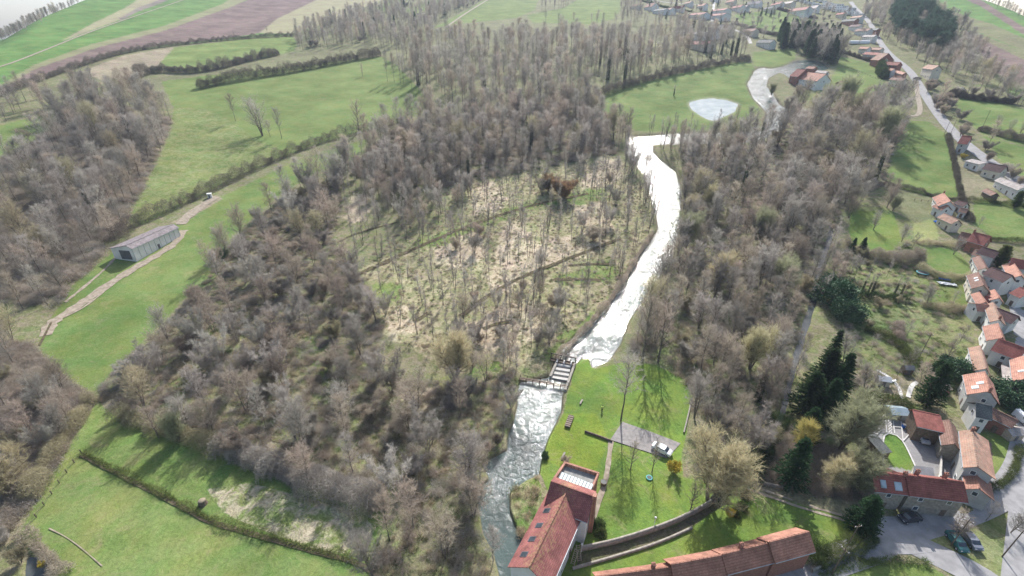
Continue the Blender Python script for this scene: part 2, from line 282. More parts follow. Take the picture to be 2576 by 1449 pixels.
# ------------------------------------------------------------------ ground zones, outlines in picture pixels laid on the terrain
G1, G2 = (.112, .188, .046), (.168, .212, .074)       # fresh grass
PA, PB = (.14, .21, .055), (.19, .245, .085)           # thin meadow
WF, WG = (.24, .215, .14), (.15, .18, .07)          # wood floor
MA, MB_ = (.36, .31, .21), (.17, .20, .075)            # reeds and marsh
PL1, PL2 = (.165, .118, .105), (.215, .157, .138)          # ploughed
WH1, WH2 = (.10, .20, .05), (.125, .23, .065)          # young wheat
TN1, TN2 = (.36, .32, .21), (.27, .27, .14)            # stubble
GD1, GD2 = (.14, .195, .065), (.22, .22, .11)            # gardens
AS1, AS2 = (.26, .25, .25), (.33, .32, .31)
Z = [  # polygon, colour 1, colour 2, texture (0 smooth .. 1 tussocky)
 ([(-900,260),(0,243),(100,203),(200,168),(300,135),(420,115),(600,97),(740,88),(860,45),(960,-10),(1300,-200),(-900,-300)], WH1, WH2, .1),
 ([(-900,330),(-300,260),(0,222),(87,170),(240,118),(417,73),(590,10),(625,0),(700,-40),(900,-60),(795,0),(694,49),(653,83),(560,98),(420,112),(300,132),(200,165),(100,203),(0,240),(-900,370)], PL1, PL2, .15),
 ([(-300,250),(0,214),(87,162),(235,110),(410,66),(560,10),(590,-10),(640,-10),(590,14),(417,76),(240,121),(87,174),(0,226),(-300,266)], TN2, (.22,.23,.12), .1),
 ([(795,0),(694,49),(653,83),(740,85),(850,48),(960,0),(1000,-40),(850,-40)], TN1, TN2, .1),
 ([(152,104),(240,55),(310,22),(345,0),(370,-20),(440,-20),(410,0),(300,50),(175,97)], TN1, TN2, .3),
 ([(300,46),(345,20),(400,0),(430,-12),(440,-8),(400,10),(345,30),(305,52)], (.2,.17,.15), (.24,.2,.17), .1),
 ([(205,180),(310,140),(440,118),(405,162),(350,195),(250,200)], (.36,.3,.22), (.28,.25,.16), .8),
 ([(438,120),(600,100),(735,92),(748,105),(740,128),(690,140),(560,160),(500,182),(420,175),(400,160)], PA, PB, .2),
 ([(0,315),(60,300),(132,284),(128,330),(60,375),(0,405),(-200,430),(-200,340)], G1, G2, .2),
 ([(917,28),(1005,-10),(1030,-10),(960,30)], PA, PB, .2), ([(1000,32),(1060,10),(1150,-20),(1200,-20),(1100,15),(1030,40)], PA, PB, .2),
 ([(1090,70),(1180,22),(1250,-20),(1360,-20),(1345,25),(1300,45),(1150,60)], PA, G2, .2),
 ([(1325,38),(1420,20),(1480,-20),(1560,-20),(1560,25),(1545,48),(1480,62),(1340,56)], PA, G2, .2),
 ([(405,205),(520,190),(760,165),(900,148),(960,142),(1000,165),(1060,230),(1080,275),(1010,305),(900,332),(800,362),(690,402),(560,462),(440,527),(340,570),(325,560),(345,500),(400,400),(432,330),(437,270)], PA, G2, .25),
 ([(430,330),(445,270),(520,275),(575,300),(640,345),(700,372),(690,402),(560,462),(440,527),(330,570),(345,500),(400,400)], (.14,.20,.055), (.23,.25,.11), .8),
 ([(935,345),(880,362),(760,398),(640,455),(540,503),(440,560),(400,610),(300,620),(180,720),(130,800),(100,850),(105,900),(160,940),(245,1000),(262,960),(330,890),(420,800),(500,712),(590,592),(640,545),(700,492),(800,432),(890,395)], G1, G2, .3),
 ([(430,560),(540,495),(560,500),(500,535),(455,565)], (.33,.28,.2), (.25,.22,.15), .6),
 ([(240,1010),(300,1050),(380,1080),(480,1105),(640,1175),(760,1225),(900,1275),(975,1290),(955,1330),(935,1410),(915,1520),(300,1700),(100,1449),(50,1340),(120,1200),(195,1090)], G1, G2, .5),
 ([(215,1150),(330,1222),(520,1322),(760,1395),(905,1440),(900,1560),(300,1700),(70,1340),(130,1210)], (.135,.21,.055), (.2,.235,.085), .4),
 ([(520,1230),(620,1215),(760,1250),(900,1290),(940,1320),(925,1400),(800,1385),(650,1330),(560,1290)], (.40,.36,.25), (.16,.21,.07), 1.),
 ([(1848,38),(1952,22),(2054,50),(2052,75),(2008,88),(1956,89),(1862,56)], G1, G2, .2),
 ([(1495,245),(1560,217),(1700,187),(1840,157),(1892,158),(1905,190),(1880,205),(1885,235),(1915,278),(1880,295),(1870,328),(1700,332),(1600,330),(1540,295),(1505,268)], G1, G2, .25),
 ([(1893,132),(2005,118),(1998,150),(1950,175),(1896,165)], PA, G2, .2),
 ([(2112,142),(2216,165),(2227,208),(2268,226),(2290,262),(2216,262),(2112,250),(2010,252),(2005,225),(2077,225),(2105,174)], PA, G2, .25),
 ([(2286,303),(2338,307),(2385,342),(2396,400),(2416,505),(2360,500),(2228,466),(2240,400),(2256,350)], G1, G2, .2),
 ([(2388,238),(2546,262),(2640,310),(2640,385),(2576,367),(2473,338),(2425,295)], G1, G2, .2),
 ([(2473,341),(2576,370),(2640,390),(2640,480),(2576,445),(2522,412)], G1, G2, .2),
 ([(2525,220),(2576,224),(2640,230),(2640,280),(2576,259)], G1, G2, .2),
 ([(2306,-60),(2306,0),(2390,45),(2430,72),(2576,128),(2700,160),(2900,0),(2900,-200)], WH1, WH2, .1),
 ([(2440,-10),(2473,3),(2576,68),(2700,120),(2700,150),(2576,88),(2470,18),(2420,-5)], PL1, PL2, .1),
 ([(2360,20),(2400,30),(2500,62),(2576,96),(2640,120),(2640,150),(2576,128),(2480,88),(2411,66)], WF, WG, .6),
 ([(2425,78),(2480,104),(2576,150),(2660,180),(2660,235),(2576,215),(2500,180)], PL1, PL2, .15),
 # river side of the mill and gardens
 ([(1440,905),(1487,893),(1495,930),(1580,908),(1650,918),(1725,955),(1740,1000),(1722,1108),(1715,1140),(1720,1200),(1850,1225),(2126,1300),(2200,1310),(2190,1350),(2060,1380),(1520,1449),(1400,1500),(1400,1300),(1350,1165),(1368,1115),(1415,1040),(1438,960)], G1, (.16,.235,.045), .35),
 ([(1355,1150),(1415,1040),(1500,1040),(1530,1110),(1500,1190),(1400,1170)], (.135,.22,.035), (.19,.25,.045), .4),
 ([(1283,1235),(1323,1200),(1350,1200),(1362,1230),(1350,1290),(1325,1350),(1310,1350),(1290,1300),(1282,1270)], (.13,.2,.05), (.33,.31,.18), 1.),
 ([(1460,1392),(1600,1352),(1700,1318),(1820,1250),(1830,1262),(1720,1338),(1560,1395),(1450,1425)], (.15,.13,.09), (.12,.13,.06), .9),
 ([(1890,1215),(1930,1130),(1990,1080),(2170,1160),(2170,1260),(2120,1300),(1890,1222)], (.19,.19,.11), (.26,.24,.15), .8),
 ([(2140,520),(2225,520),(2300,560),(2330,610),(2335,690),(2440,690),(2445,760),(2450,860),(2420,960),(2300,1040),(2180,1000),(2100,940),(2120,800),(2130,640)], GD1, GD2, .7),
 ([(2140,525),(2250,538),(2270,600),(2230,650),(2170,640),(2135,590)], (.12,.2,.045), (.17,.22,.06), .4),
 ([(2298,562),(2350,550),(2362,600),(2300,612)], (.3,.31,.14), (.24,.28,.1), .4),
 ([(2328,622),(2400,625),(2438,662),(2440,690),(2400,692),(2328,672)], G1, G2, .3),
 ([(2316,680),(2432,702),(2440,765),(2400,775),(2330,760),(2310,725)], (.12,.19,.045), (.2,.22,.09), .6),
 ([(2130,790),(2240,770),(2290,800),(2270,850),(2160,840)], (.1,.15,.05), (.15,.17,.08), .7),
 ([(2448,503),(2576,512),(2640,520),(2640,615),(2576,610),(2500,600),(2450,565)], G1, G2, .4),
 ([(2468,432),(2520,470),(2450,500),(2430,500),(2400,380),(2440,370)], (.2,.19,.11), (.27,.25,.16), .6),
 ([(2230,470),(2350,498),(2350,550),(2300,560),(2240,520)], (.17,.19,.09), (.23,.23,.13), .5),
 ([(2110,905),(2180,930),(2300,950),(2380,1000),(2250,1030),(2120,960)], (.3,.26,.19), (.2,.2,.1), .8),
 ([(2175,1068),(2210,1055),(2226,1040),(2300,1030),(2300,1100),(2340,1120),(2390,1110),(2398,1200),(2390,1215),(2200,1190),(2178,1090)], AS1, AS2, .1),
 ([(2222,1096),(2232,1090),(2250,1092),(2272,1110),(2300,1170),(2290,1185),(2235,1170),(2222,1160)], G1, (.15,.235,.045), .3),
 ([(2178,1092),(2194,1092),(2200,1150),(2182,1150)], G1, G2, .3),
 ([(2460,1085),(2530,1090),(2560,1130),(2545,1190),(2490,1225),(2470,1180)], (.13,.2,.05), (.17,.22,.07), .3),
 ([(2464,1115),(2495,1110),(2498,1150),(2495,1205),(2478,1215),(2466,1170)], (.17,.125,.1), (.24,.18,.15), .8),
 ([(2318,1345),(2400,1300),(2520,1262),(2556,1225),(2560,1449),(2480,1449),(2400,1395)], (.15,.2,.065), (.23,.24,.12), .6),
 ([(2080,1470),(2150,1430),(2250,1412),(2330,1420),(2420,1470),(2420,1600),(2080,1600)], (.12,.2,.05), (.17,.22,.07), .4),
 ([(1345,700),(1100,470),(1300,440),(1560,392),(1640,500),(1645,590),(1560,720),(1420,860),(1300,940),(1150,940),(960,840),(950,740),(900,680),(1090,600)], (.38,.335,.215), (.22,.23,.11), .9),
]
REEDS = [[(1185,480),(1240,455),(1280,500),(1250,540),(1190,540)],[(1440,520),(1480,500),(1520,500),(1545,580),(1480,600),(1450,560)],[(1270,560),(1320,560),(1340,640),(1290,700),(1230,690)],
 [(1330,610),(1440,590),(1420,650),(1320,690)],[(1500,395),(1560,400),(1560,460),(1510,450)],[(1090,590),(1190,560),(1230,640),(1150,690),(1090,650)],[(1220,690),(1330,655),(1300,720),(1230,740)],
 [(880,500),(930,480),(910,560),(870,560)],[(960,790),(1020,770),(1060,840),(980,850)],[(1380,640),(1500,610),(1540,600),(1480,650)],[(620,1100),(760,1150),(860,1200),(700,1180),(560,1120)],
 [(1000,990),(1140,960),(1180,1010),(1060,1040)],[(640,1010),(740,1060),(880,1090),(760,1100)],[(1280,770),(1370,760),(1360,850),(1230,880),(1160,830)],[(1480,430),(1530,420),(1520,470),(1460,480)]]
GREENS = [[(900,760),(960,700),(1010,720),(1000,760),(950,790)],[(1040,610),(1300,520),(1480,480),(1480,492),(1300,540),(1050,640)],[(1400,850),(1520,770),(1580,690),(1640,600),(1650,620),(1540,770),(1410,900),(1370,900)],
 [(1440,480),(1520,480),(1540,500),(1450,520)],[(1390,700),(1540,650),(1550,700),(1430,720)],[(1180,900),(1260,905),(1250,940),(1180,935)],[(750,820),(840,850),(900,960),(830,1000),(780,900)],[(500,680),(560,660),(540,740),(480,760)]]
RIVER = [
 [(1575,345),(1580,385),(1600,412),(1625,442),(1640,500),(1652,540),(1657,575),(1635,605),(1600,652),(1572,690),(1560,722),(1530,767),(1490,807),(1450,842),(1420,872),(1403,900),(1398,912),(1446,914),(1462,898),(1482,898),(1490,922),(1502,918),(1532,905),(1562,860),(1582,802),(1622,747),(1660,690),(1690,640),(1711,570),(1713,480),(1700,430),(1662,402),(1642,380),(1642,362),(1700,360),(1870,358),(1930,345),(1975,320),(1985,270),(1930,272),(1920,330),(1870,330),(1700,335)],
 [(1887,200),(1880,208),(1895,245),(1925,275),(1985,275),(1960,262),(1945,235),(1927,215),(1932,195),(1960,180),(1975,185),(1990,195),(2005,225),(2015,240),(2022,235),(2005,205),(2000,183),(2010,178),(2045,178),(2085,172),(2070,155),(2030,149),(2000,152),(1975,165),(1940,172),(1915,168),(1898,178)],
 [(1385,945),(1392,914),(1446,914),(1432,955),(1417,984),(1410,1033),(1379,1099),(1362,1154),(1355,1189),(1323,1203),(1282,1234),(1282,1279),(1292,1310),(1313,1355),(1288,1414),(1290,1600),(1262,1600),(1257,1449),(1240,1380),(1216,1338),(1209,1300),(1195,1234),(1233,1203),(1212,1161),(1278,1130),(1278,1092),(1292,1060),(1302,1015),(1306,960)],
]
CANAL = [(2086,560),(2097,560),(2097,590),(2070,680),(2052,768),(2020,872),(1992,976),(1975,1050),(1930,1110),(1925,1104),(1962,1045),(1976,976),(2003,868),(2036,765),(2053,681),(2082,590)]
POND = [(1735,258),(1760,251),(1790,248),(1825,252),(1855,262),(1848,280),(1820,292),(1797,303),(1778,298),(1755,285),(1738,270)]
POND2 = [(72,1398),(122,1398),(128,1420),(118,1500),(60,1500),(62,1430)]

# ------------------------------------------------------------------ the ground: one sheet to the horizon
AZ = np.concatenate([np.radians(np.arange(-180, -62, 4.)), np.radians(np.arange(-62, 62.01, .14)), np.radians(np.arange(66, 181, 4.))])
RR = np.concatenate([[0.5, 8, 16], np.geomspace(22, 2100, 900), [2300, 2700, 3300, 4200, 6000, 9000]])
nr, na = len(RR), len(AZ)
rg, ag = np.meshgrid(RR, AZ, indexing='ij')
X, Y = rg*np.sin(ag), rg*np.cos(ag); Zg = zt(X, Y)
PX, PY, DP = project(X, Y, Zg)
front = (Y*cp_-(Zg-H)*sp_) > 20
def vnoise(x, y, s, seed):
    r_ = np.random.default_rng(seed); T = r_.random((64, 64)); xs, ys = x/s, y/s
    xi, yi = np.floor(xs).astype(int), np.floor(ys).astype(int); fx, fy = xs-xi, ys-yi; fx = fx*fx*(3-2*fx); fy = fy*fy*(3-2*fy)
    g = lambda i, j: T[i % 64, j % 64]
    return (g(xi, yi)*(1-fx)+g(xi+1, yi)*fx)*(1-fy)+(g(xi, yi+1)*(1-fx)+g(xi+1, yi+1)*fx)*fy-.5
wob = lambda a: (vnoise(X, Y, 7, a)*4+vnoise(X, Y, 2.2, a+1)*2)
JX, JY = PX+wob(1)*np.clip(160/DP, .2, 1.2), PY+wob(3)*np.clip(110/DP, .15, 1.)
c1 = np.zeros((nr, na, 3)); c2 = np.zeros((nr, na, 3)); tx = np.full((nr, na), .8)
c1[:] = WF; c2[:] = WG
for poly, a, b, t in Z:
    p = np.array(poly, float)
    sel = front & (PX > p[:, 0].min()-8) & (PX < p[:, 0].max()+8) & (PY > p[:, 1].min()-8) & (PY < p[:, 1].max()+8)
    I = np.where(sel); ins = pip(JX[I], JY[I], poly)
    ii = (I[0][ins], I[1][ins]); c1[ii] = a; c2[ii] = b; tx[ii] = t
def mask_of(polys):
    m_ = np.zeros((nr, na))
    for poly in polys:
        p = np.array(poly, float)
        I = np.where(front & (PX > p[:, 0].min()-4) & (PX < p[:, 0].max()+4) & (PY > p[:, 1].min()-4) & (PY < p[:, 1].max()+4))
        ins = pip(PX[I]*.6+JX[I]*.4, PY[I]*.6+JY[I]*.4, poly); m_[I[0][ins], I[1][ins]] = 1
    return m_
def blur(m_, k=1):
    for _ in range(k):
        m_ = (m_+np.roll(m_, 1, 0)+np.roll(m_, -1, 0))/3; m_ = (m_+np.roll(m_, 1, 1)+np.roll(m_, -1, 1))/3
    return m_
for polys, a, b in ((REEDS, (.54,.46,.33), (.42,.36,.24)), (GREENS, (.13,.2,.055), (.2,.24,.09))):
    w_ = blur(mask_of(polys), 9); w_ = np.clip((w_+vnoise(X, Y, 4.5, 31)*1.1+vnoise(X, Y, 1.6, 32)*.6-.28)*2.2, 0, 1)*(w_ > .04)
    c1[:] = c1*(1-w_[..., None])+np.array(a)*w_[..., None]; c2[:] = c2*(1-w_[..., None])+np.array(b)*w_[..., None]
mr_ = mask_of(RIVER); mc_ = mask_of([CANAL]); mp_ = mask_of([POND]); mp2 = mask_of([POND2])
br_, bc_, bp_, bp2 = blur(mr_, 2), blur(mc_, 1), blur(mp_, 2), blur(mp2, 1)
near = np.clip(1.6*np.ones_like(rg), 0, 2)
edge = np.clip(br_*4, 0, 1)*(1-mr_)
for k in range(3):                     # muddy banks
    c1[..., k] = c1[..., k]*(1-edge*.8)+(.12, .10, .075)[k]*edge*.8; c2[..., k] = c2[..., k]*(1-edge*.8)+(.17, .15, .10)[k]*edge*.8
    e2 = np.clip(blur(mp_, 3)*5, 0, 1); c1[..., k] = c1[..., k]*(1-e2*.7)+(.5, .46, .38)[k]*e2*.7
ZC = Zg+vnoise(X, Y, 9, 21)*.35*np.clip(tx*1.5-.3, 0, 1)+vnoise(X, Y, 2.5, 22)*.25*np.clip(tx*1.5-.4, 0, 1)
ZC = ZC*(1-br_)+(Zg)*br_-br_*1.7-bc_*1.2-bp_*.6-bp2*1.2
idx = np.arange(nr*na).reshape(nr, na)
F = np.stack([idx[:-1, :-1], idx[:-1, 1:], idx[1:, 1:], idx[1:, :-1]], -1).reshape(-1, 4)[:, ::-1]
def ground_mat():
    m, nt, b = mat_base('ground cover'); L = nt.links.new
    tc = N(nt, 'ShaderNodeTexCoord')
    a1 = N(nt, 'ShaderNodeAttribute', attribute_name='col_one'); a2 = N(nt, 'ShaderNodeAttribute', attribute_name='col_two'); at = N(nt, 'ShaderNodeAttribute', attribute_name='tussock')
    def nz(s, d, r=.55, dist=0):
        n = N(nt, 'ShaderNodeTexNoise'); n.inputs['Scale'].default_value = s; n.inputs['Detail'].default_value = d; n.inputs['Roughness'].default_value = r; n.inputs['Distortion'].default_value = dist
        L(tc.outputs['Object'], n.inputs['Vector']); return n.outputs[0]
    big = nz(.035, 5, .6, .3); mid = nz(.28, 6, .65, .6); fine = nz(1.3, 5, .7, .8)
    def mr(v, a, b_, c=0, d=1):
        n = N(nt, 'ShaderNodeMapRange'); n.inputs[1].default_value = a; n.inputs[2].default_value = b_; n.inputs[3].default_value = c; n.inputs[4].default_value = d; L(v, n.inputs[0]); return n.outputs[0]
    def mx(f, a, b_, data='FLOAT', bt='MIX'):
        n = N(nt, 'ShaderNodeMix', data_type=data, blend_type=bt); o = 2 if data == 'FLOAT' else 6
        if isinstance(f, float): n.inputs[0].default_value = f
        else: L(f, n.inputs[0])
        L(a, n.inputs[o]); L(b_, n.inputs[o+1]); return n.outputs[0 if data == 'FLOAT' else 2]
    smooth = mx(.35, mr(big, .35, .65), mr(mid, .3, .7)); tuss = mr(mid, .42, .58)
    f = mx(at.outputs['Fac'], smooth, tuss)
    col = mx(f, a1.outputs['Color'], a2.outputs['Color'], 'RGBA')
    fv = mx(at.outputs['Fac'], mr(fine, .2, .8, .82, 1.16), mr(fine, .3, .7, .5, 1.45))
    bv = mr(big, .3, .7, .74, 1.2)
    mu = N(nt, 'ShaderNodeMath', operation='MULTIPLY'); L(fv, mu.inputs[0]); L(bv, mu.inputs[1])
    dry = N(nt, 'ShaderNodeMix', data_type='RGBA'); L(mr(nz(.16, 7, .72, 1.2), .54, .70, 0, .55), dry.inputs[0]); L(col, dry.inputs[6]); dry.inputs[7].default_value = (.27, .235, .13, 1); col = dry.outputs[2]   # dead winter grass
    hs = N(nt, 'ShaderNodeHueSaturation'); L(col, hs.inputs['Color']); L(mu.outputs[0], hs.inputs['Value']); L(mr(nz(.11, 3), .3, .7, .472, .518), hs.inputs['Hue'])
    L(hs.outputs[0], b.inputs['Base Color']); b.inputs['Roughness'].default_value = 1; b.inputs['Specular IOR Level'].default_value = .1
    bp = N(nt, 'ShaderNodeBump'); bp.inputs['Distance'].default_value = .35; L(mr(at.outputs['Fac'], 0, 1, .25, 1.), bp.inputs['Strength']); L(fine, bp.inputs['Height']); L(bp.outputs[0], b.inputs['Normal'])
    return m
M['ground'] = ground_mat()
me = mesh_np('ground', np.stack([X, Y, ZC], -1).reshape(-1, 3), F, M['ground'], True)
for nm, arr in (('col_one', c1), ('col_two', c2)):
    a_ = me.attributes.new(nm, 'FLOAT_COLOR', 'POINT'); a_.data.foreach_set('color', np.concatenate([arr, np.ones((nr, na, 1))], -1).astype(np.float32).ravel())
a_ = me.attributes.new('tussock', 'FLOAT', 'POINT'); a_.data.foreach_set('value', tx.astype(np.float32).ravel())
tag(link('ground', me), kind='structure')
def water_sheet(name, bm_, lvl, mat):
    on = bm_ > .03
    fm = (on[:-1, :-1] | on[1:, 1:] | on[1:, :-1] | on[:-1, 1:]).reshape(-1)
    Fw = F[fm]; u, inv = np.unique(Fw, return_inverse=True); V = np.stack([X.ravel()[u], Y.ravel()[u], Zg.ravel()[u]-lvl], -1)
    tag(link(name, mesh_np(name, V, inv.reshape(Fw.shape), mat, True)), kind='structure')
water_sheet('river', br_, .75, M['water']); water_sheet('canal', bc_, .6, M['still'])
water_sheet('pond', bp_, .2, M['pondwater']); water_sheet('pond', bp2, .5, M['still'])

# ------------------------------------------------------------------ roads, tracks, ditches
lift = [0.03]
def resample(P, step):
    P = [Vector(p) for p in P]; out = [P[0]]
    # smooth the line first
    for _ in range(2):
        Q = [P[0]]
        for a, b in zip(P[:-1], P[1:]): Q += [a*.75+b*.25, a*.25+b*.75]
        P = Q+[P[-1]]
    acc = 0; out = [P[0]]
    for a, b in zip(P[:-1], P[1:]):
        d = (b-a).length
        while acc+d >= step:
            t = (step-acc)/d; a = a.lerp(b, t); d = (b-a).length; out.append(a.copy()); acc = 0
        acc += d
    out.append(P[-1]); return out
def world_line(pts, step=2.0):
    W = hit([p[0] for p in pts], [p[1] for p in pts]); return resample([(w[0], w[1], 0) for w in W], step)
def ribbon(name, pts, width, mat, kind='structure', label=None, cat=None, rag=0.0, dz=0.0, wpts=None, parent=None):
    L_ = wpts or world_line(pts); lift[0] += .004
    V, Fr = [], []; n = 5
    for i, p in enumerate(L_):
        a, b = L_[max(i-1, 0)], L_[min(i+1, len(L_)-1)]; t = (b-a).normalized(); s = Vector((t.y, -t.x, 0))
        w = width*(1+rag*(rnd.random()-.5))
        for k in range(n):
            q = p+s*w*(k/(n-1)-.5); r = math.hypot(q.x, q.y)
            V.append((q.x, q.y, gz(q.x, q.y)+lift[0]+r*.00035+dz))
        if i:
            o = (i-1)*n
            for k in range(n-1): Fr.append((o+k, o+k+1, o+n+k+1, o+n+k))
    o = link(name, mesh_np(name, V, Fr, mat, True), parent)
    if not parent: tag(o, label, cat, kind=kind)
    return o
def sheet(name, poly, mat, res=1.2):
    W = hit([p[0] for p in poly], [p[1] for p in poly])[:, :2]; lift[0] += .004
    bm = bmesh.new(); vs = [bm.verts.new((x, y, 0)) for x, y in W]; bm.faces.new(vs); bmesh.ops.triangulate(bm, faces=bm.faces)
    for _ in range(3): bmesh.ops.subdivide_edges(bm, edges=[e for e in bm.edges if e.calc_length() > 4], cuts=1)
    bmesh.ops.triangulate(bm, faces=bm.faces)
    for v in bm.verts: v.co.z = gz(v.co.x, v.co.y)+lift[0]+.06
    bmesh.ops.recalc_face_normals(bm, faces=bm.faces)
    me = bpy.data.meshes.new(name); bm.to_mesh(me); bm.free(); me.materials.append(mat); return tag(link(name, me), kind='structure')
ribbon('road', [(1890,1500),(1987,1452),(2095,1411),(2182,1384),(2240,1350),(2300,1325),(2407,1297),(2511,1251),(2556,1210),(2580,1150),(2590,1050)], 6.5, M['asphalt'])
ribbon('road', [(2215,1330),(2270,1355),(2390,1412),(2477,1455),(2560,1520)], 6.5, M['asphalt'])
ribbon('road', [(2600,1160),(2578,1240),(2570,1340),(2556,1500)], 5, M['asphalt'])
sheet('road', [(2180,1383),(2200,1340),(2190,1300),(2290,1300),(2420,1285),(2330,1335),(2310,1352),(2345,1390),(2300,1395),(2240,1395)], M['asphalt'])
ribbon('road', [(2590,1050),(2592,960),(2578,880),(2562,790),(2545,715),(2530,680)], 4.5, M['asphalt'])
ribbon('road', [(2140,5),(2150,20),(2175,42),(2195,69),(2209,101),(2237,139),(2286,174),(2317,222),(2338,257),(2373,306),(2411,347),(2470,395),(2540,440),(2620,500)], 7, M['asphalt'])
ribbon('village_street', [(1800,-15),(1796,14),(1789,55),(1800,68),(1845,73),(1880,90),(1888,110)], 5, M['concrete'])
ribbon('village_street', [(1796,14),(1700,10),(1600,-5)], 5, M['concrete'])
ribbon('village_street', [(2175,42),(2120,30),(2080,10)], 5, M['concrete'])
ribbon('track', [(2305,205),(2308,242),(2316,275),(2309,292),(2288,292)], 3.5, M['dirt'])
ribbon('track', [(1885,1220),(1960,1247),(2050,1278),(2130,1300),(2200,1320)], .7, M['dirt'], rag=.5)
ribbon('track', [(1880,1230),(1955,1257),(2045,1287),(2125,1309),(2190,1326)], .7, M['dirt'], rag=.5)
ribbon('track', [(115,845),(130,810),(190,775),(260,725),(330,680),(400,640),(445,610),(462,580)], 4, M['dirt'], rag=.6)
ribbon('track', [(165,760),(215,720),(262,680),(295,645),(305,620)], 1.2, M['dirt'], rag=.8)
ribbon('track', [(455,565),(470,545),(520,510),(545,495)], 5, M['dirt'], rag=.5)
ribbon('track', [(160,800),(220,770),(300,700),(380,655)], .8, M['dirt'], rag=.8)
ribbon('track', [(-200,220),(0,170),(83,139),(243,73),(462,0),(520,-20)], 2.4, M['dirt'])
ribbon('track', [(1120,70),(1180,28),(1260,-20)], 4, M['dirt'])
ribbon('track', [(124,1330),(162,1348),(205,1378),(258,1425)], .2, M['dirt'], rag=.9)
sheet('car_park', [(1566,1062),(1640,1088),(1712,1116),(1678,1154),(1605,1130),(1535,1107)], M['tarmac'])
ribbon('path', [(1537,1110),(1530,1170),(1522,1220),(1505,1260),(1492,1310)], 1.3, M['dirt'], rag=.4)
ribbon('path', [(2206,932),(2240,950),(2262,975),(2268,1003)], 1.0, M['kerb'])
ribbon('path', [(2284,1000),(2292,970),(2308,962)], 1.2, M['kerb'])
for pts, w in (([(205,1145),(330,1210),(450,1270),(520,1312),(640,1345),(760,1380),(900,1415),(940,1440)], 1.1), ([(900,690),(1050,622),(1190,562),(1350,512),(1480,488)], 2.4),
               ([(1160,795),(1230,742),(1300,702),(1400,662),(1560,600)], 2.2), ([(1395,705),(1450,702),(1512,706)], 2.2), ([(1418,672),(1480,664),(1535,665)], 2),
               ([(1215,828),(1250,815),(1290,808)], 2), ([(1042,810),(1060,800),(1078,788)], 2), ([(1385,762),(1430,752),(1450,765)], 1.3), ([(1130,540),(1150,600)], .8),
               ([(905,690),(960,668),(985,655)], 1.5), ([(1062,875),(1095,865)], 2.4), ([(850,610),(900,585),(1000,560)], 1), ([(620,1085),(700,1110),(790,1135)], 1.2),
               ([(100,870),(118,835),(130,812)], .8)):
    ribbon('ditch', pts, w, M['mud'], rag=.4, dz=.02)
for pts, w in (([(2178,1068),(2178,1090),(2194,1092),(2200,1110),(2203,1170)], .35), ([(2222,1170),(2220,1100),(2232,1090),(2250,1092),(2272,1110),(2302,1175)], .35),
               ([(2180,1067),(2206,1064),(2226,1042)], .3), ([(2226,1042),(2230,1090)], .25), ([(2246,1060),(2250,1092)], .25), ([(2266,1062),(2271,1110)], .25), ([(2271,1110),(2292,1088)], .25), ([(2248,1075),(2290,1078)], .25),
               ([(2198,1110),(2219,1112)], .3), ([(2199,1133),(2219,1135)], .3)):
    ribbon('courtyard_edging', pts, w, M['kerb'], dz=.03)
def diamond(cx, cy, rx, ry, w):
    ribbon('courtyard_edging', None, w, M['kerb'], dz=.05, wpts=[Vector((*hit(x, y)[:2], 0)) for x, y in ((cx, cy-ry), (cx+rx, cy), (cx, cy+ry), (cx-rx, cy), (cx, cy-ry))])
diamond(2204.5, 1084, 10, 10, .35)
for k in range(5): diamond(2237.5+k*.3, 1061+k*7, 4, 4, .25)

# ------------------------------------------------------------------ bare trees: tapered stems, limbs and thousands of twigs
def unit(v): return v/(np.linalg.norm(v, axis=-1, keepdims=True)+1e-9)
def tris(P, D, L_, W):
    n = len(P); s = unit(np.cross(D, rng.normal(size=(n, 3)))); W = np.broadcast_to(W, (n,))[:, None]; L_ = np.broadcast_to(L_, (n,))[:, None]
    V = np.stack([P-s*W/2, P+s*W/2, P+D*L_], 1).reshape(-1, 3); return V, np.arange(3*n).reshape(n, 3)
def tubes(segs, n=4):
    V, Fq = [], []
    for p0, p1, r0, r1 in segs:
        d = unit(p1-p0); a = unit(np.cross(d, [.3, .8, .1])); b = np.cross(d, a); o = len(V)
        for p, r in ((p0, r0), (p1, r1)):
            for k in range(n): t = 2*PI*k/n; V.append(p+(a*math.cos(t)+b*math.sin(t))*r)
        for k in range(n): Fq.append((o+k, o+(k+1) % n, o+n+(k+1) % n, o+n+k))
    return np.array(V), np.array(Fq)
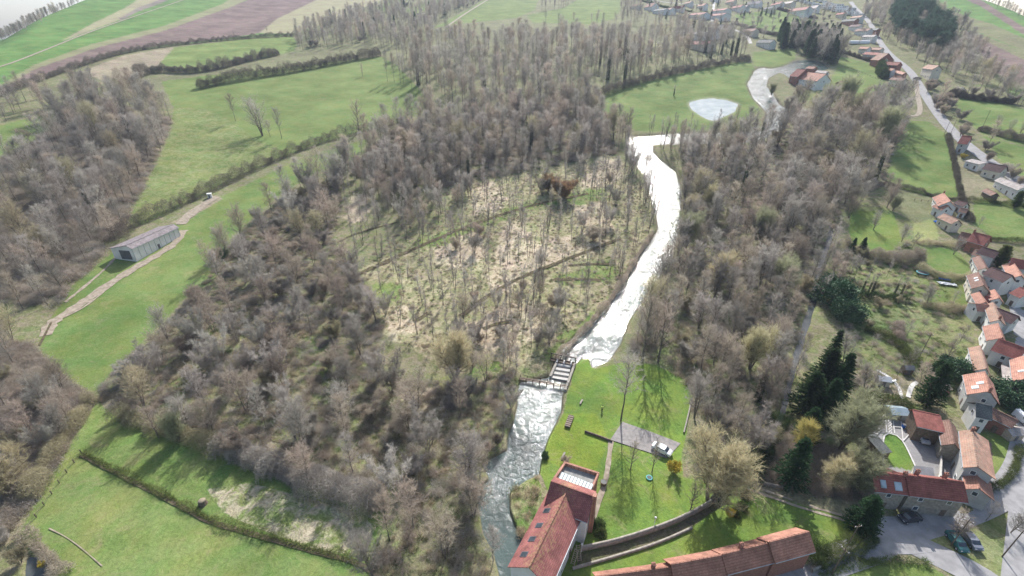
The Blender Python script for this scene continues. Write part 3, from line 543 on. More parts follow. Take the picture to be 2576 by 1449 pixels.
def bare(seed, Ht=16, stems=1, lean=0., cb=.35, R=3.6, env=None, el=.7, npr=34, nsec=8, ntw=11, tw=.055, tl=.8, r0=.2, wob=.3, sprd=.35):
    g = np.random.default_rng(seed); env = env or (lambda t: math.sin(PI*min(1, max(0, t))**.8)**.7+.15)
    segs, TP, TD, TL = [], [], [], []; WB = []
    for s in range(stems):
        a0 = g.random()*6.28; ln = lean*(.5+g.random()) if stems > 1 else lean*.3; hs = Ht*(1 if s == 0 else .72+.28*g.random())
        pts = []; off = np.array([math.cos(a0), math.sin(a0), 0])
        for k in range(8):
            t = k/7; pts.append(off*(ln*hs*t**1.1+(.25 if stems > 1 else 0))+g.normal(size=3)*[wob, wob, 0]*t+[0, 0, hs*t*(1-.12*ln)])
        for k in range(7): segs.append((pts[k], pts[k+1], r0*(1-k/7.6), r0*(1-(k+1)/7.6)))
        np_ = max(5, int(npr/stems**.6))
        for i in range(np_):
            u = (i+g.random())/np_; t = cb+(1-cb)*u**.9; kf = min(t*7, 6.99); k = int(kf); p = pts[k]+(pts[k+1]-pts[k])*(kf-k)
            Lb = R*env(u)*(.7+.5*g.random()); az = i*2.4+g.random(); e = el+.5*u*(1.3-el)+g.normal()*.12
            d = np.array([math.cos(az)*math.cos(e), math.sin(az)*math.cos(e), math.sin(e)])+off*ln*.5; d = unit(d); q = p.copy(); rb = max(.025, r0*.42*(1-t*.6))
            poly = [q]
            for m_ in range(3):
                d = unit(d+np.array([0, 0, .18])+g.normal(size=3)*.12); q2 = q+d*Lb/3; segs.append((q, q2, rb*(1-m_*.28), rb*(1-(m_+1)*.28))); q = q2; poly.append(q)
            poly = np.array(poly)
            for j in range(nsec):
                v = .15+.85*(j+g.random())/nsec; kk = min(int(v*3), 2); o = poly[kk]+(poly[kk+1]-poly[kk])*(v*3-kk)
                ds = unit(d+g.normal(size=3)*.75+[0, 0, .25]); Ls = R*sprd*(.5+g.random()*.7)
                TP.append(o[None]); TD.append(ds[None]); TL.append([Ls]); WB.append([tw*1.5])
                w = g.random(ntw); P = o+ds*Ls*w[:, None]; D = unit(ds+g.normal(size=(ntw, 3))*.6+[0, 0, .2])
                TP.append(P); TD.append(D); TL.append(tl*(.5+g.random(ntw))); WB.append(np.full(ntw, tw))
    TP, TD, TL, WB = np.concatenate(TP), np.concatenate(TD), np.concatenate(TL), np.concatenate(WB)
    return tubes(segs), tris(TP, TD, TL, WB)
def ivied(seed, Ht, R):
    g = np.random.default_rng(seed); n = 1500; t = g.random(n)*.7; a = g.random(n)*6.28; rr_ = R*(1-.4*t)*(.5+.6*g.random(n))
    P = np.stack([np.cos(a)*rr_, np.sin(a)*rr_, t*Ht], -1); D = unit(np.stack([np.cos(a), np.sin(a), g.normal(size=n)*.6], -1)); return tris(P, D, .35+.3*g.random(n), .4)
def conifer(seed, Ht=14, R=3, col=0, droop=-.15, lv=34, nb=10, full=.0, base=.06):
    g = np.random.default_rng(seed); P, D, L_, W = [], [], [], []; segs = [(np.array([0, 0, 0.]), np.array([0, 0, Ht*.97]), .26, .03)]
    for i in range(lv):
        t = base+(1-base)*i/lv; z = t*Ht; rad = R*((1-t)**(.75-full*.3))*(1 if not full else min(1, t*6+.4))+.12
        for b_ in range(nb):
            a = g.random()*6.28; Lr = rad*(.75+.4*g.random()); n = 13; s = (np.arange(n)+g.random(n))/n; dr = droop+g.normal()*.08
            d = np.array([math.cos(a), math.sin(a), dr]); o = np.array([0, 0, z])
            P.append(o+d*(Lr*s)[:, None]); D.append(unit(d+g.normal(size=(n, 3))*.55+[0, 0, .1])); L_.append((.28+.22*g.random(n))*(.6+R/6)); W.append(np.full(n, .26+R*.03))
    return tubes(segs, 5), tris(np.concatenate(P), np.concatenate(D), np.concatenate(L_), np.concatenate(W))
def pinetree(seed, Ht=18, R=3.4):
    g = np.random.default_rng(seed); segs = [(np.array([0, 0, 0.]), np.array([.3, .2, Ht*.9]), .26, .08)]; P, D, L_ = [], [], []
    for i in range(26):
        u = g.random(); z = Ht*(.5+.45*u); a = g.random()*6.28; rr_ = R*(1.05-u*.75)*g.random()**.5; c = np.array([math.cos(a)*rr_, math.sin(a)*rr_, z])
        segs.append((np.array([.15, .1, z-.9]), c, .07, .03)); n = 110; q = g.normal(size=(n, 3))*[.75, .75, .42]
        P.append(c+q); D.append(unit(q+g.normal(size=(n, 3))*.6+[0, 0, .3])); L_.append(.35+.3*g.random(n))
    P = np.concatenate(P); return tubes(segs, 5), tris(P, np.concatenate(D), np.concatenate(L_), .22)
def leafy(seed, Ht=6, R=4):
    g = np.random.default_rng(seed); segs = [(np.array([0, 0, 0.]), np.array([0, 0, Ht*.6]), .25, .1)]; P, D = [], []
    for i in range(46):
        v = unit(g.normal(size=3)); v[2] = abs(v[2]); rr_ = .5+.45*g.random(); c = v*[R*rr_, R*rr_, Ht*rr_*.95]+[0, 0, .4]; n = 120; q = g.normal(size=(n, 3))*.5
        segs.append((np.array([0, 0, Ht*.25]), c, .08, .02)); P.append(c+q); D.append(unit(q+v*.4+g.normal(size=(n, 3))*.5))
    P = np.concatenate(P); return tubes(segs, 5), tris(P, np.concatenate(D), .35, .3)
dome = lambda t: math.sqrt(max(0, 1-(t*.9)**2))+.12
fan = lambda t: .45+.75*math.sin(PI*min(1, t*.85+.1))
PROTO = {}
def proto(key, name, gen, cmat, tmat='bark', ivy=None):
    PROTO[key] = (name, mesh_np('trunk', gen[0][0], gen[0][1], M[tmat]), mesh_np('crown', gen[1][0], gen[1][1], M[cmat]), ivy)
for i in range(3): proto('tall%d' % i, 'bare_tree', bare(100+i, 21, cb=.4, R=4.6, env=fan, el=.6, npr=34, nsec=8, ntw=9, r0=.22, tl=1.0, tw=.05, sprd=.4), ('twig_grey', 'twig_brown', 'twig_grey')[i])
for i in range(3): proto('alder%d' % i, 'bare_tree', bare(110+i, 15, cb=.22, R=3.7, el=.5, npr=34, ntw=9, r0=.16, tl=.9, tw=.05, sprd=.4), ('twig_grey', 'twig_brown', 'twig_grey')[i])
for i in range(3): proto('round%d' % i, 'bare_tree', bare(120+i, 14, stems=2+i, lean=.16, cb=.22, R=4.4, env=dome, el=.5, npr=46, nsec=8, ntw=10, r0=.17, tw=.05), ('twig_brown', 'twig_grey', 'twig_olive')[i])
for i in range(2): proto('thin%d' % i, 'slender_tree', bare(130+i, 14, stems=1+2*i, lean=.1, cb=.3, R=1.5, env=fan, el=.95, npr=22, nsec=5, ntw=6, r0=.12, tl=.7, tw=.05), 'twig_grey')
for i in range(2): proto('cop%d' % i, 'coppiced_tree', bare(140+i, 11, stems=9, lean=.34, cb=.3, R=1.7, env=fan, el=.95, npr=60, nsec=5, ntw=9, r0=.09, tl=.8, tw=.05), ('twig_grey', 'twig_silver')[i], 'twig_grey')
proto('oak', 'bare_tree', bare(150, 17, cb=.2, R=5.6, env=dome, el=.55, npr=26, nsec=9, ntw=10, r0=.4, sprd=.3), 'twig_brown')
proto('fan', 'bare_tree', bare(151, 20, stems=3, lean=.2, cb=.2, R=7.0, env=fan, el=.75, npr=40, nsec=9, ntw=7, r0=.3, sprd=.32, tw=.05, tl=1.1), 'twig_grey')
proto('goldwillow', 'willow_tree', bare(152, 13, stems=4, lean=.25, cb=.2, R=5.2, env=dome, el=.5, npr=80, nsec=9, ntw=14, r0=.35, tl=1.1), 'willow')
proto('palewillow', 'willow_tree', bare(153, 13, stems=4, lean=.22, cb=.15, R=4.4, env=dome, el=.6, npr=80, nsec=9, ntw=14, r0=.28, tl=1.0), 'budding')
proto('weeping', 'willow_tree', bare(154, 9, cb=.3, R=2.6, env=dome, el=.3, npr=40, nsec=8, ntw=12, r0=.2, tl=1.2), 'twig_gold')
for i in range(4): proto('shrub%d' % i, 'bare_shrub', bare(160+i, 4.6, stems=7, lean=.42, cb=.12, R=1.5, env=dome, el=.75, npr=60, nsec=5, ntw=9, r0=.05, tl=.6, tw=.05, wob=.1), ('twig_grey', 'twig_brown', 'twig_olive', 'twig_silver')[i])
proto('russet', 'willow_shrub', bare(166, 4.5, stems=14, lean=.5, cb=.05, R=2.0, env=dome, el=.9, npr=90, nsec=5, ntw=10, r0=.05, tl=.8, tw=.06, wob=.1), 'twig_russet')
proto('ivytall', 'ivy_clad_tree', bare(170, 18, cb=.3, R=4, env=fan, el=.6, npr=26, ntw=7, r0=.3), 'twig_grey', ivy=mesh_np('ivy', *ivied(171, 18, 1.0), M['ivy']))
proto('young', 'garden_tree', bare(172, 7, cb=.25, R=2.2, env=dome, el=.6, npr=24, nsec=6, ntw=7, r0=.1, tl=.5, tw=.035), 'twig_grey')
proto('spruce0', 'conifer', conifer(180, 15, 2.9), 'needles'); proto('spruce1', 'conifer', conifer(181, 13, 3.2, droop=.05), 'needles')
proto('cypress', 'cypress', conifer(182, 10, 1.5, droop=.9, full=1., nb=12), 'hedge'); proto('fir', 'conifer', conifer(183, 12, 3.4, droop=.1, full=.6, nb=12), 'needles')
proto('pine0', 'pine_tree', pinetree(190), 'pine'); proto('pine1', 'pine_tree', pinetree(191, 17, 3.8), 'pine'); proto('laurel', 'laurel_bush', leafy(195), 'laurel')
proto('yellowbush', 'forsythia_bush', bare(196, 2.6, stems=9, lean=.5, cb=.1, R=.9, env=dome, el=.8, npr=60, nsec=4, ntw=7, r0=.03, tl=.35, tw=.06, wob=.1), 'yellow'); proto('ball', 'clipped_bush', leafy(197, 2.0, 1.0), 'hedge')
base_h = {}
for k, v in PROTO.items():
    co = np.empty(len(v[2].vertices)*3, np.float32); v[2].vertices.foreach_get('co', co); base_h[k] = float(np.percentile(co.reshape(-1, 3)[:, 2], 99))
first = {}
def place(key, x, y, h, label, cat=None, group=None, name=None, wid=1.0, rz=None, sink=.1):
    """one tree: an Empty with trunk, crown (and ivy) meshes; copies share the mesh data"""
    nm, tm, cm, iv = PROTO[key]; s = h/base_h[key]; cat = cat or {'bare_shrub': 'shrub', 'willow_shrub': 'shrub', 'laurel_bush': 'shrub', 'clipped_bush': 'shrub', 'forsythia_bush': 'shrub', 'conifer': 'conifer', 'pine_tree': 'pine tree'}.get(nm, 'tree')
    if key not in first:
        r = thing(name or nm, (0, 0, 0), 0, label, cat); ks = [link('trunk', tm, r), link('crown', cm, r)]
        if iv: ks.append(link('ivy', iv, r))
        first[key] = (r, ks)
    else:
        r = first[key][0].copy(); r.name = name or nm; C.objects.link(r)
        for ch in first[key][1]: c = ch.copy(); C.objects.link(c); c.parent = r
        if 'group' in r: del r['group']
    r.location = (x, y, gz(x, y)-sink); r.rotation_euler = (0, 0, rnd.random()*6.28 if rz is None else rz); r.scale = (s*wid, s*wid, s)
    return tag(r, label, cat, group)
def at(key, px, py, hpx, label, **kw):        # height given as pixels of the upright in the picture
    p = hit(px, py); x, y, z = p; lo, hi = 1., 60.
    for _ in range(18):
        m_ = (lo+hi)/2; u = project(x, y, z+m_); v = math.hypot(float(u[0])-px, float(u[1])-py)
        if v < hpx: lo = m_
        else: hi = m_
    return place(key, x, y, lo, label, **kw)

# ------------------------------------------------------------------ buildings
PANE_MATS = {}
def window(parent, c, size, rz, frame='frame', pane='blueglass', rx=0.0):
    """window frame with its pane; size = width, height; faces local -y before rz"""
    w, h = size; m = MB(); t = .1
    R = Matrix.Rotation(rz, 4, 'Z') @ Matrix.Rotation(rx, 4, 'X')
    for dx, dz, sx, sz in ((0, h/2, w+t, t), (0, -h/2, w+t, t), (-w/2, 0, t, h), (w/2, 0, t, h)):
        m.box((dx, 0, dz), (sx, .12, sz))
    bmesh.ops.transform(m.bm, matrix=Matrix.Translation(c) @ R, verts=m.bm.verts)
    f = m.done('window', M[frame], parent)
    g = MB().box((0, .01, 0), (w-t, .06, h-t)); bmesh.ops.transform(g.bm, matrix=Matrix.Translation(c) @ R, verts=g.bm.verts); g.done('pane', M[pane], f)
    return f
def bldg(label, R0, R1, E, he, hr, wall='white', roof='roof_orange', back=None, chim=(), win=True, sky=(), group=None, name='house', cat='house', door=True, hb=None, wmax=9., gwin=True, skymat='skylight', roofname='roof', pitch=40):
    if pitch:
        for _ in range(7):
            A = gp(*R0, hr); B = gp(*R1, hr); P = gp(*E, he); u = (B-A); u.z = 0; u.normalize(); ww = min(max(abs((P-A).dot(Vector((u.y, -u.x, 0)))), 1.8), max(wmax, 8)); hr = .5*hr+.5*(he+math.tan(math.radians(pitch))*ww)
        wmax = max(wmax, 8)
    A = gp(*R0, hr); B = gp(*R1, hr); P = gp(*E, he); u = (B-A); u.z = 0; L_ = max(u.length, 2.5); u.normalize()
    n = Vector((u.y, -u.x, 0)); w = (P-A).dot(n)
    if w < 0: A, B = B, A; u = -u; n = -n; w = -w
    w = min(max(w, 1.8), wmax); wb = back if back is not None else w; hb = he if hb is None else hb
    c = (A+B)/2; zg = min(gz(c.x+u.x*a*L_/2+n.x*b, c.y+u.y*a*L_/2+n.y*b) for a in (-1, 0, 1) for b in (-wb, 0, w)); zc = gz(c.x, c.y)
    o = zc-zg
    r = thing(name, (c.x, c.y, zc), math.atan2(u.y, u.x), label, cat, group); X0 = L_/2
    i_ = .3
    MB().prism([(-w+i_, -o-.6), (-w+i_, he-.05), (0, hr-.18), (wb-i_, hb-.05), (wb-i_, -o-.6)], -X0+.25, X0-.25).done('wall', M[wall], r)
    th = .2; sl = (hr-he)/w; sb = (hr-hb)/wb; oh = .25
    rf = MB(); rf.prism([(-w-oh, he-oh*sl), (0, hr), (0, hr+th), (-w-oh, he-oh*sl+th)], -X0-.15, X0+.15)
    rf.prism([(wb+oh, hb-oh*sb), (wb+oh, hb-oh*sb+th), (.001, hr+th), (.001, hr)], -X0-.15, X0+.15)
    ro = rf.done(roofname, M[roof], r)
    rd = MB(); k = int(L_/.9)+1
    for q in range(k): rd.box((-X0+L_*(q+.5)/k, 0, hr+th+.02), (L_/k*.94, .34, .16), bev=.04)
    rd.done('ridge', M[roof], ro)
    gut = MB().box((0, -w-oh-.06, he-oh*sl+.08), (L_, .12, .12)); gut.done('gutter', M['zinc'], r)
    for ch in chim:
        f, side = (ch if isinstance(ch, tuple) else (ch, 0)); cy_ = side*min(w, wb)*.45; m = MB().box((f*X0, cy_, hr-.2+.5), (.65, .65, 1.7), bev=.03).box((f*X0, cy_, hr+1.15), (.8, .8, .14)); cm = m.done('chimney', M['brick'], ro)
        MB().tube((f*X0-.18, cy_, hr+1.2), (f*X0-.18, cy_, hr+1.6), .13).tube((f*X0+.2, cy_, hr+1.2), (f*X0+.2, cy_, hr+1.55), .13).done('chimney_pot', M['roof_orange'], cm)
    if win and he > 2.2:
        nf = max(1, int(L_/4.2)); dk = nf//2
        for q in range(nf):
            x = -X0+L_*(q+.5)/nf
            if q == dk and door:
                MB().box((x, -w+i_-.03, 1.05), (1.1, .1, 2.1), bev=.02).done('door', M['timber'], r)
                if he > 4.5: window(r, (x, -w+i_-.03, he-1.3), (1.0, 1.2), 0)
                continue
            window(r, (x, -w+i_-.03, 1.6), (1.1, 1.3), 0)
            if he > 4.5: window(r, (x, -w+i_-.03, he-1.3), (1.0, 1.2), 0)
        if gwin:
            for sg in (-1, 1): window(r, (sg*(X0-.22), 0, min(he*.9, he-.4)), (1.0, 1.2), sg*PI/2)
    for (f, v, sz) in sky:                   # skylights on the front slope (v<0: on the back)
        if v > 0: y, z, rx = -w*v, hr+(he-hr)*v+th+.04, math.atan2(hr-he, w)-PI/2
        else: y, z, rx = -wb*v, hr+(hb-hr)*(-v)+th+.04, -(math.atan2(hr-hb, wb)-PI/2)
        m = MB(); a_ = math.atan2(hr-he, w) if v > 0 else -math.atan2(hr-hb, wb)
        m.box((f*X0, y, z), (sz[0]+.3, sz[1]+.3, .12), rx=a_); fr = m.done('skylight', M['darkframe' if skymat == 'blueglass' else 'zinc'], ro)
        MB().box((f*X0, y, z+.06), (sz[0], sz[1], .08), rx=a_).done('pane', M[skymat], fr)
    pass
    return r, L_, w, wb
print_dims = []
# the mill by the river
mill, mL, mw, mwb = bldg('long red tiled mill with four skylights beside the river pool', (1331,1428), (1428,1231), (1452,1321), 7.5, 12.5, pitch=37, wall='white', roof='roof_mill', name='mill', cat='mill', wmax=8.5,
    sky=((-.72, -.55, (.9, 1.5)), (-.35, -.55, (.9, 1.5)), (.0, -.55, (.9, 1.5)), (.4, -.55, (.9, 1.5))) , skymat='blueglass', hb=7.5)
# transverse block of the mill, a part of the same building
def world_box(parent, name, mat, pts, h0, h1, inset=0.0):
    """box over four ground-plan points given in picture pixels at height h1, standing from h0"""
    inv = parent.matrix_basis.inverted() if parent else Matrix.Identity(4)
    W = [gp(px, py, h1) for px, py in pts]; c = sum(W, Vector())/4; bm = bmesh.new()
    base = gz(c.x, c.y); a, b = [], []
    for p in W:
        q = c+(p-c)*(1-inset); a.append(bm.verts.new(inv @ Vector((q.x, q.y, base+h0)))); b.append(bm.verts.new(inv @ Vector((q.x, q.y, base+h1))))
    bm.faces.new(a[::-1]); bm.faces.new(b)
    for i in range(4): bm.faces.new((a[i], a[(i+1) % 4], b[(i+1) % 4], b[i]))
    bmesh.ops.recalc_face_normals(bm, faces=bm.faces); me = bpy.data.meshes.new(name); bm.to_mesh(me); bm.free(); me.materials.append(mat); return link(name, me, parent)
def cross_gable(parent, R0, R1, E, he, hr, wall, roof, back, hb):
    r, L_, w, wb = bldg('x', R0, R1, E, he, hr, wall=wall, roof=roof, back=back, hb=hb, win=False)
    inv = parent.matrix_basis.inverted() @ r.matrix_basis
    for ch in list(r.children_recursive):
        ch.data.transform(inv)
        if ch.parent == r: ch.parent = parent
    for ch in parent.children:
        pass
    bpy.data.objects.remove(r); return L_, w, wb
bpy.context.view_layer.update()
mill_matrix = mill.matrix_basis.copy()
before = set(mill.children)
cross_gable(mill, (1387,1212), (1492,1250), (1366,1270), 8.3, 12.7, 'white', 'roof_mill', 2.6, 10.0)
for ch in mill.children:
    if ch not in before and ch.name.startswith('roof'): ch.name = 'transverse_roof'
    if ch not in before and ch.name.startswith('wall'): ch.name = 'transverse_wall'
world_box(mill, 'terrace_wall', M['brick'], [(1421,1161), (1506,1189), (1486,1238), (1393,1202)], 0, 7.2)
world_box(mill, 'flat_roof', M['lead'], [(1424,1166), (1501,1191), (1485,1228), (1403,1200)], 7.1, 7.3)
for pts in ([(1420,1160), (1508,1188), (1507,1192), (1419,1164)], [(1420,1160), (1425,1162), (1397,1204), (1392,1201)], [(1503,1188), (1508,1190), (1488,1236), (1484,1234)]):
    world_box(mill, 'parapet', M['roof_orange'], pts, 7.0, 8.3)
gr_ = world_box(mill, 'glazed_roof', M['glassroof'], [(1413,1187), (1493,1218), (1483,1240), (1403,1207)], 7.3, 9.0)
for k in range(10):
    t = k/9; a = (1413+80*t, 1187+31*t); b = (1403+80*t, 1207+33*t)
    world_box(gr_, 'glazing_bar', M['darkframe'], [(a[0]-.4, a[1]), (a[0]+.4, a[1]), (b[0]+.4, b[1]), (b[0]-.4, b[1])], 8.9, 9.08) if False else None
def bars(parent, name, mat, segs, h, w=.12, th=.12):
    inv = parent.matrix_basis.inverted() if parent else Matrix.Identity(4); m = MB()
    for a, b in segs:
        p, q = gp(*a, h), gp(*b, h); bm_ = m.bm; d = q-p; r = bmesh.ops.create_cube(bm_, size=1)
        Mx = inv @ Matrix.Translation((p+q)/2) @ d.to_track_quat('X', 'Z').to_matrix().to_4x4() @ Matrix.Diagonal((d.length, w, th, 1)); bmesh.ops.transform(bm_, matrix=Mx, verts=r['verts'])
    return m.done(name, mat, parent)
bars(mill, 'glazing_bars', M['darkframe'], [((1413+80*k/10, 1187+31*k/10), (1403+80*k/10, 1207+33*k/10)) for k in range(11)], 9.05)
world_box(mill, 'chimney', M['roof_orange'], [(1493,1238), (1503,1241), (1500,1251), (1490,1248)], 0, 12.5)
# long roadside barn in four stepped lengths
for k, (R0, R1, E, he, hr, lb, ch) in enumerate([
    ((1500,1452), (1686,1427), (1600,1475), 5, 7.6, 'lowest westernmost length of the long red tiled roadside barn', [.55]),
    ((1689,1421), (1817,1397), (1819,1446), 5.8, 9, 'length of the long roadside barn just above its lowest western end', []),
    ((1817,1396), (1935,1366), (1935,1415), 6, 9.4, 'middle length of the roadside barn with a small chimney and mottled tiles', [-.15]),
    ((1935,1365), (2034,1338), (2043,1387), 6.4, 9.8, 'eastern end length of the long roadside barn beside the ivy', [])]):
    bldg(lb, R0, R1, E, he, hr, wall='brick', roof='roof_red2', win=False, chim=[(c, .5) for c in ch], name='barn', cat='barn', group='lengths of the long roadside barn', wmax=8, pitch=44)
# the big house with the courtyard
bldg('red roofed roadside house with two skylights and pale stone west gable', (2194,1189), (2276,1197), (2268,1242), 6, 10.5, wall='stone', roof='roof_red', sky=((-.45,.62,(.9,1.5)), (.45,.66,(1.3,1.6))), chim=[.97], back=6.5, hb=4.2, wmax=6)
bldg('long plain red roof of the roadside house, two brick chimneys on its ridge', (2279,1197), (2423,1212), (2404,1259), 6, 10.5, wall='stone', roof='roof_red', chim=[(-.55,.6), (.45,.6)], wmax=6)
anx = thing('annex', tuple(gp(2326,1180)), 0, 'flat roofed grey annex with a white rooflight behind the long house', 'annex')
world_box(anx, 'wall', M['cream'], [(2302,1172), (2347,1177), (2351,1200), (2296,1196)], 0, 4)
fr_ = world_box(anx, 'flat_roof', M['darkframe'], [(2301,1171), (2348,1176), (2352,1201), (2295,1197)], 4, 4.3)
world_box(fr_, 'rooflight', M['frame'], [(2317,1182), (2336,1184), (2338,1195), (2320,1193)], 4.3, 4.6)
bldg('narrow orange tiled house with tall brown facade at the lane corner', (2446,1081), (2458,1176), (2424,1140), 7, 10.5, wall='grey_wall', roof='roof_mottled', wmax=6, back=3.5, chim=[-.95])
bldg('low orange wing joined below the narrow orange house by the lane bend', (2456,1190), (2462,1230), (2430,1215), 4.5, 6.5, wall='grey_wall', roof='roof_orange', wmax=5, back=3)
bldg('square outbuilding with ribbed dark red sheet roof facing the courtyard', (2296,1032), (2364,1046), (2330,1079), 5, 7, pitch=15, wall='timber', roof='roof_red', wmax=7, back=1.5, gwin=False, win=False, name='outbuilding', cat='outbuilding')
bldg('narrow outbuilding under weathered dark tiles beside the courtyard', (2387,1056), (2400,1118), (2376,1090), 4.5, 6.6, wall='stone', roof='roof_brown', wmax=4, win=False, name='outbuilding', cat='outbuilding')
bldg('large orange roofed house with two skylights next to a tall dark spruce', (2477,934), (2489,986), (2430,972), 5.5, 10, wall='grey_wall', roof='roof_orange', sky=((.1,.35,(1.,1.3)), (.45,.62,(1.3,1.3))), chim=[.95], back=3, wmax=8)
bldg('orange tiled roof just above the skylit orange house by the spruce', (2466,868), (2479,930), (2446,912), 5, 8, wall='white', roof='roof_mottled', back=1.5, wmax=5)
bldg('house with green grey slate roof and white gable', (2456,1014), (2494,1022), (2460,1049), 5.5, 9, wall='white', roof='roof_slate', wmax=6, back=3)
bldg('long low brick wing with five rooflights joined to the slate house', (2497,1028), (2560,1058), (2520,1064), 4, 6.2, wall='brick', roof='roof_brown', wmax=4.5, sky=((-.8,-.5,(.9,1)), (-.4,-.5,(.9,1)), (0,-.5,(.9,1)), (.4,-.5,(.9,1)), (.8,-.5,(.9,1))))
bldg('pale orange roofed house at the edge of the lane, south of the long red roof', (2584,893), (2590,955), (2545,930), 5, 8.5, wall='cream', roof='roof_orange', sky=((.3,.5,(.8,1)),), wmax=7)
bldg('broad deep red roof running down to the lane above the ivied wall', (2513,853), (2582,878), (2520,892), 5, 9.5, wall='white', roof='roof_red', wmax=7, back=4)
car_ = thing('carport', tuple(gp(2532,940)), 0, 'flat pale corrugated carport between two orange roofs', 'carport')
world_box(car_, 'flat_roof', M['roof_pale'], [(2520,915), (2541,919), (2545,965), (2521,957)], 3, 3.25)
for q, (a, b) in enumerate(((2522,918), (2539,921), (2542,962), (2523,955))):
    p = gp(a, b, 3); l_ = p-Vector(car_.location); MB().tube((l_.x, l_.y, -.3), (l_.x, l_.y, 3.0), .12).done('post', M['timber'], car_)
bldg('orange house between the mottled roof and the broad red roof', (2511,812), (2520,852), (2476,828), 5, 8, wall='white', roof='roof_orange', wmax=7, back=2)
bldg('tall mottled brown roof in the village chain with a brick stack', (2500,758), (2513,808), (2483,785), 5.5, 9, wall='white', roof='roof_mottled', chim=[.9], wmax=6, back=2)
bldg('white gabled orange wing turned towards the gardens', (2455,765), (2487,767), (2455,783), 4.5, 7, wall='white', roof='roof_orange', wmax=5, back=4)
bldg('long maroon roof with white wall facing the lane', (2510,775), (2563,797), (2515,804), 4.5, 7.5, wall='white', roof='roof_dark', wmax=5)
bldg('small steep orange roof below the skylit brown house', (2464,733), (2478,762), (2450,742), 4.5, 7, wall='white', roof='roof_orange', wmax=5)
bldg('low red roof behind the white gazebo', (2479,745), (2508,753), (2492,764), 3.5, 5.5, wall='white', roof='roof_red', wmax=4)
bldg('brown roofed house with a pair of small rooflights', (2462,682), (2472,722), (2440,715), 5, 8, wall='cream', roof='roof_brown', sky=((-.25,.4,(.9,.9)), (.1,.4,(.9,.9))), wmax=6)
bldg('tall white house with steep dark purple roof', (2496,672), (2547,695), (2515,710), 6, 11, wall='white', roof='roof_dark', wmax=6)
bldg('narrow pinkish roof along the garden edge, north of the rooflights', (2466,640), (2478,678), (2457,655), 4, 6.5, wall='white', roof='roof_brown', wmax=4)
bldg('long dark red roof at the top of the village chain', (2472,621), (2515,634), (2490,649), 4.5, 7.5, wall='white', roof='roof_dark', wmax=5)
bldg('small pink roof touching the long dark red roof', (2455,628), (2472,633), (2455,645), 3.5, 5.5, wall='white', roof='roof_mottled', wmax=4)
bldg('bright red roofed house above the village chain, chimney at its west end', (2450,584), (2493,596), (2465,618), 4.5, 8, wall='brick', roof='roof_red', chim=[-.95], wmax=6)
bldg('low brown red shed roof joined to the bright red roof', (2419,584), (2442,589), (2420,606), 3.2, 5, wall='brick', roof='roof_brown', wmax=5)
bldg('long faded brown roof beside the cluttered yard', (2376,535), (2411,556), (2385,562), 4, 7, wall='cream', roof='roof_mottled', wmax=5)
bldg('orange roofed house with white wall at the field corner', (2376,481), (2388,512), (2350,496), 4.5, 8, wall='white', roof='roof_orange', chim=[-.95], wmax=6)
bldg('second orange roof joined behind the field corner house', (2364,508), (2386,520), (2364,530), 4, 6.5, wall='white', roof='roof_orange', wmax=5)
bldg('little dark red roof east of the field corner house', (2411,503), (2434,513), (2418,520), 3.5, 6, wall='white', roof='roof_dark', wmax=5)
bldg('small salmon roofed shed under the little dark red roof', (2417,523), (2436,527), (2420,536), 2.8, 4.5, wall='white', roof='roof_mottled', wmax=4)
bldg('orange L shaped farmhouse right of the clipped cone tree', (2545,650), (2590,658), (2560,676), 4.5, 8, wall='white', roof='roof_red', wmax=6)
bldg('orange wing of the farmhouse right of the clipped cone tree', (2551,655), (2566,698), (2532,688), 4.2, 7.5, wall='white', roof='roof_orange', wmax=5)
bldg('red roofed white cottage at the edge of the lane', (2566,722), (2592,735), (2562,750), 4.5, 7.5, wall='white', roof='roof_red', wmax=5)
bldg('tall narrow cottage with white gable standing alone in the lane', (2502,727), (2512,752), (2490,745), 4.5, 8, wall='white', roof='roof_orange', wmax=4)
# upper right
bldg('red roofed house with pale gable below the road poles', (2421,341), (2445,344), (2423,366), 5.5, 10, wall='grey_wall', roof='roof_red', wmax=6)
bldg('white flat shed behind the forsythia', (2447,399), (2482,411), (2470,421), 3.5, 4.5, wall='white', roof='roof_pale', wmax=6, pitch=None, name='shed', cat='shed')
bldg('broad maroon roofed bungalow on the east slope', (2487,409), (2533,420), (2490,431), 4, 9, wall='cream', roof='roof_dark', wmax=8)
bldg('long white bungalow with grey roof near the dark round fir', (2521,441), (2576,476), (2512,455), 4.5, 8, wall='white', roof='roof_pale', wmax=7)
bldg('long low grey shed on the dry lawn', (2484,472), (2506,489), (2479,480), 2.6, 4, wall='timber', roof='roof_brown', wmax=4, win=False, name='shed', cat='shed')
bldg('orange roofed farmhouse on the river loop', (2029,176), (2077,192), (2048,210), 6, 13, wall='white', roof='roof_orange', wmax=9)
bldg('red wing of the farmhouse on the river loop', (2006,172), (2027,177), (2006,197), 6, 11, wall='brick', roof='roof_red', wmax=8)
bldg('low orange outbuilding behind the river loop farmhouse', (2034,165), (2053,170), (2038,174), 4, 6.5, wall='brick', roof='roof_orange', wmax=5, name='outbuilding', cat='outbuilding')
bldg('pale roofed outbuilding in the river loop farmyard', (2057,173), (2082,184), (2060,182), 4, 6, wall='white', roof='roof_pale', wmax=5, name='outbuilding', cat='outbuilding')
bldg('small orange roof standing alone east of the river loop farm', (2106,212), (2131,196), (2112,216), 3, 7, wall='brick', roof='roof_orange', wmax=6, name='outbuilding', cat='outbuilding')
bldg('tan roofed house on the terraced hillside', (2337,157), (2360,171), (2326,170), 8, 12, wall='cream', roof='roof_mottled', wmax=8)
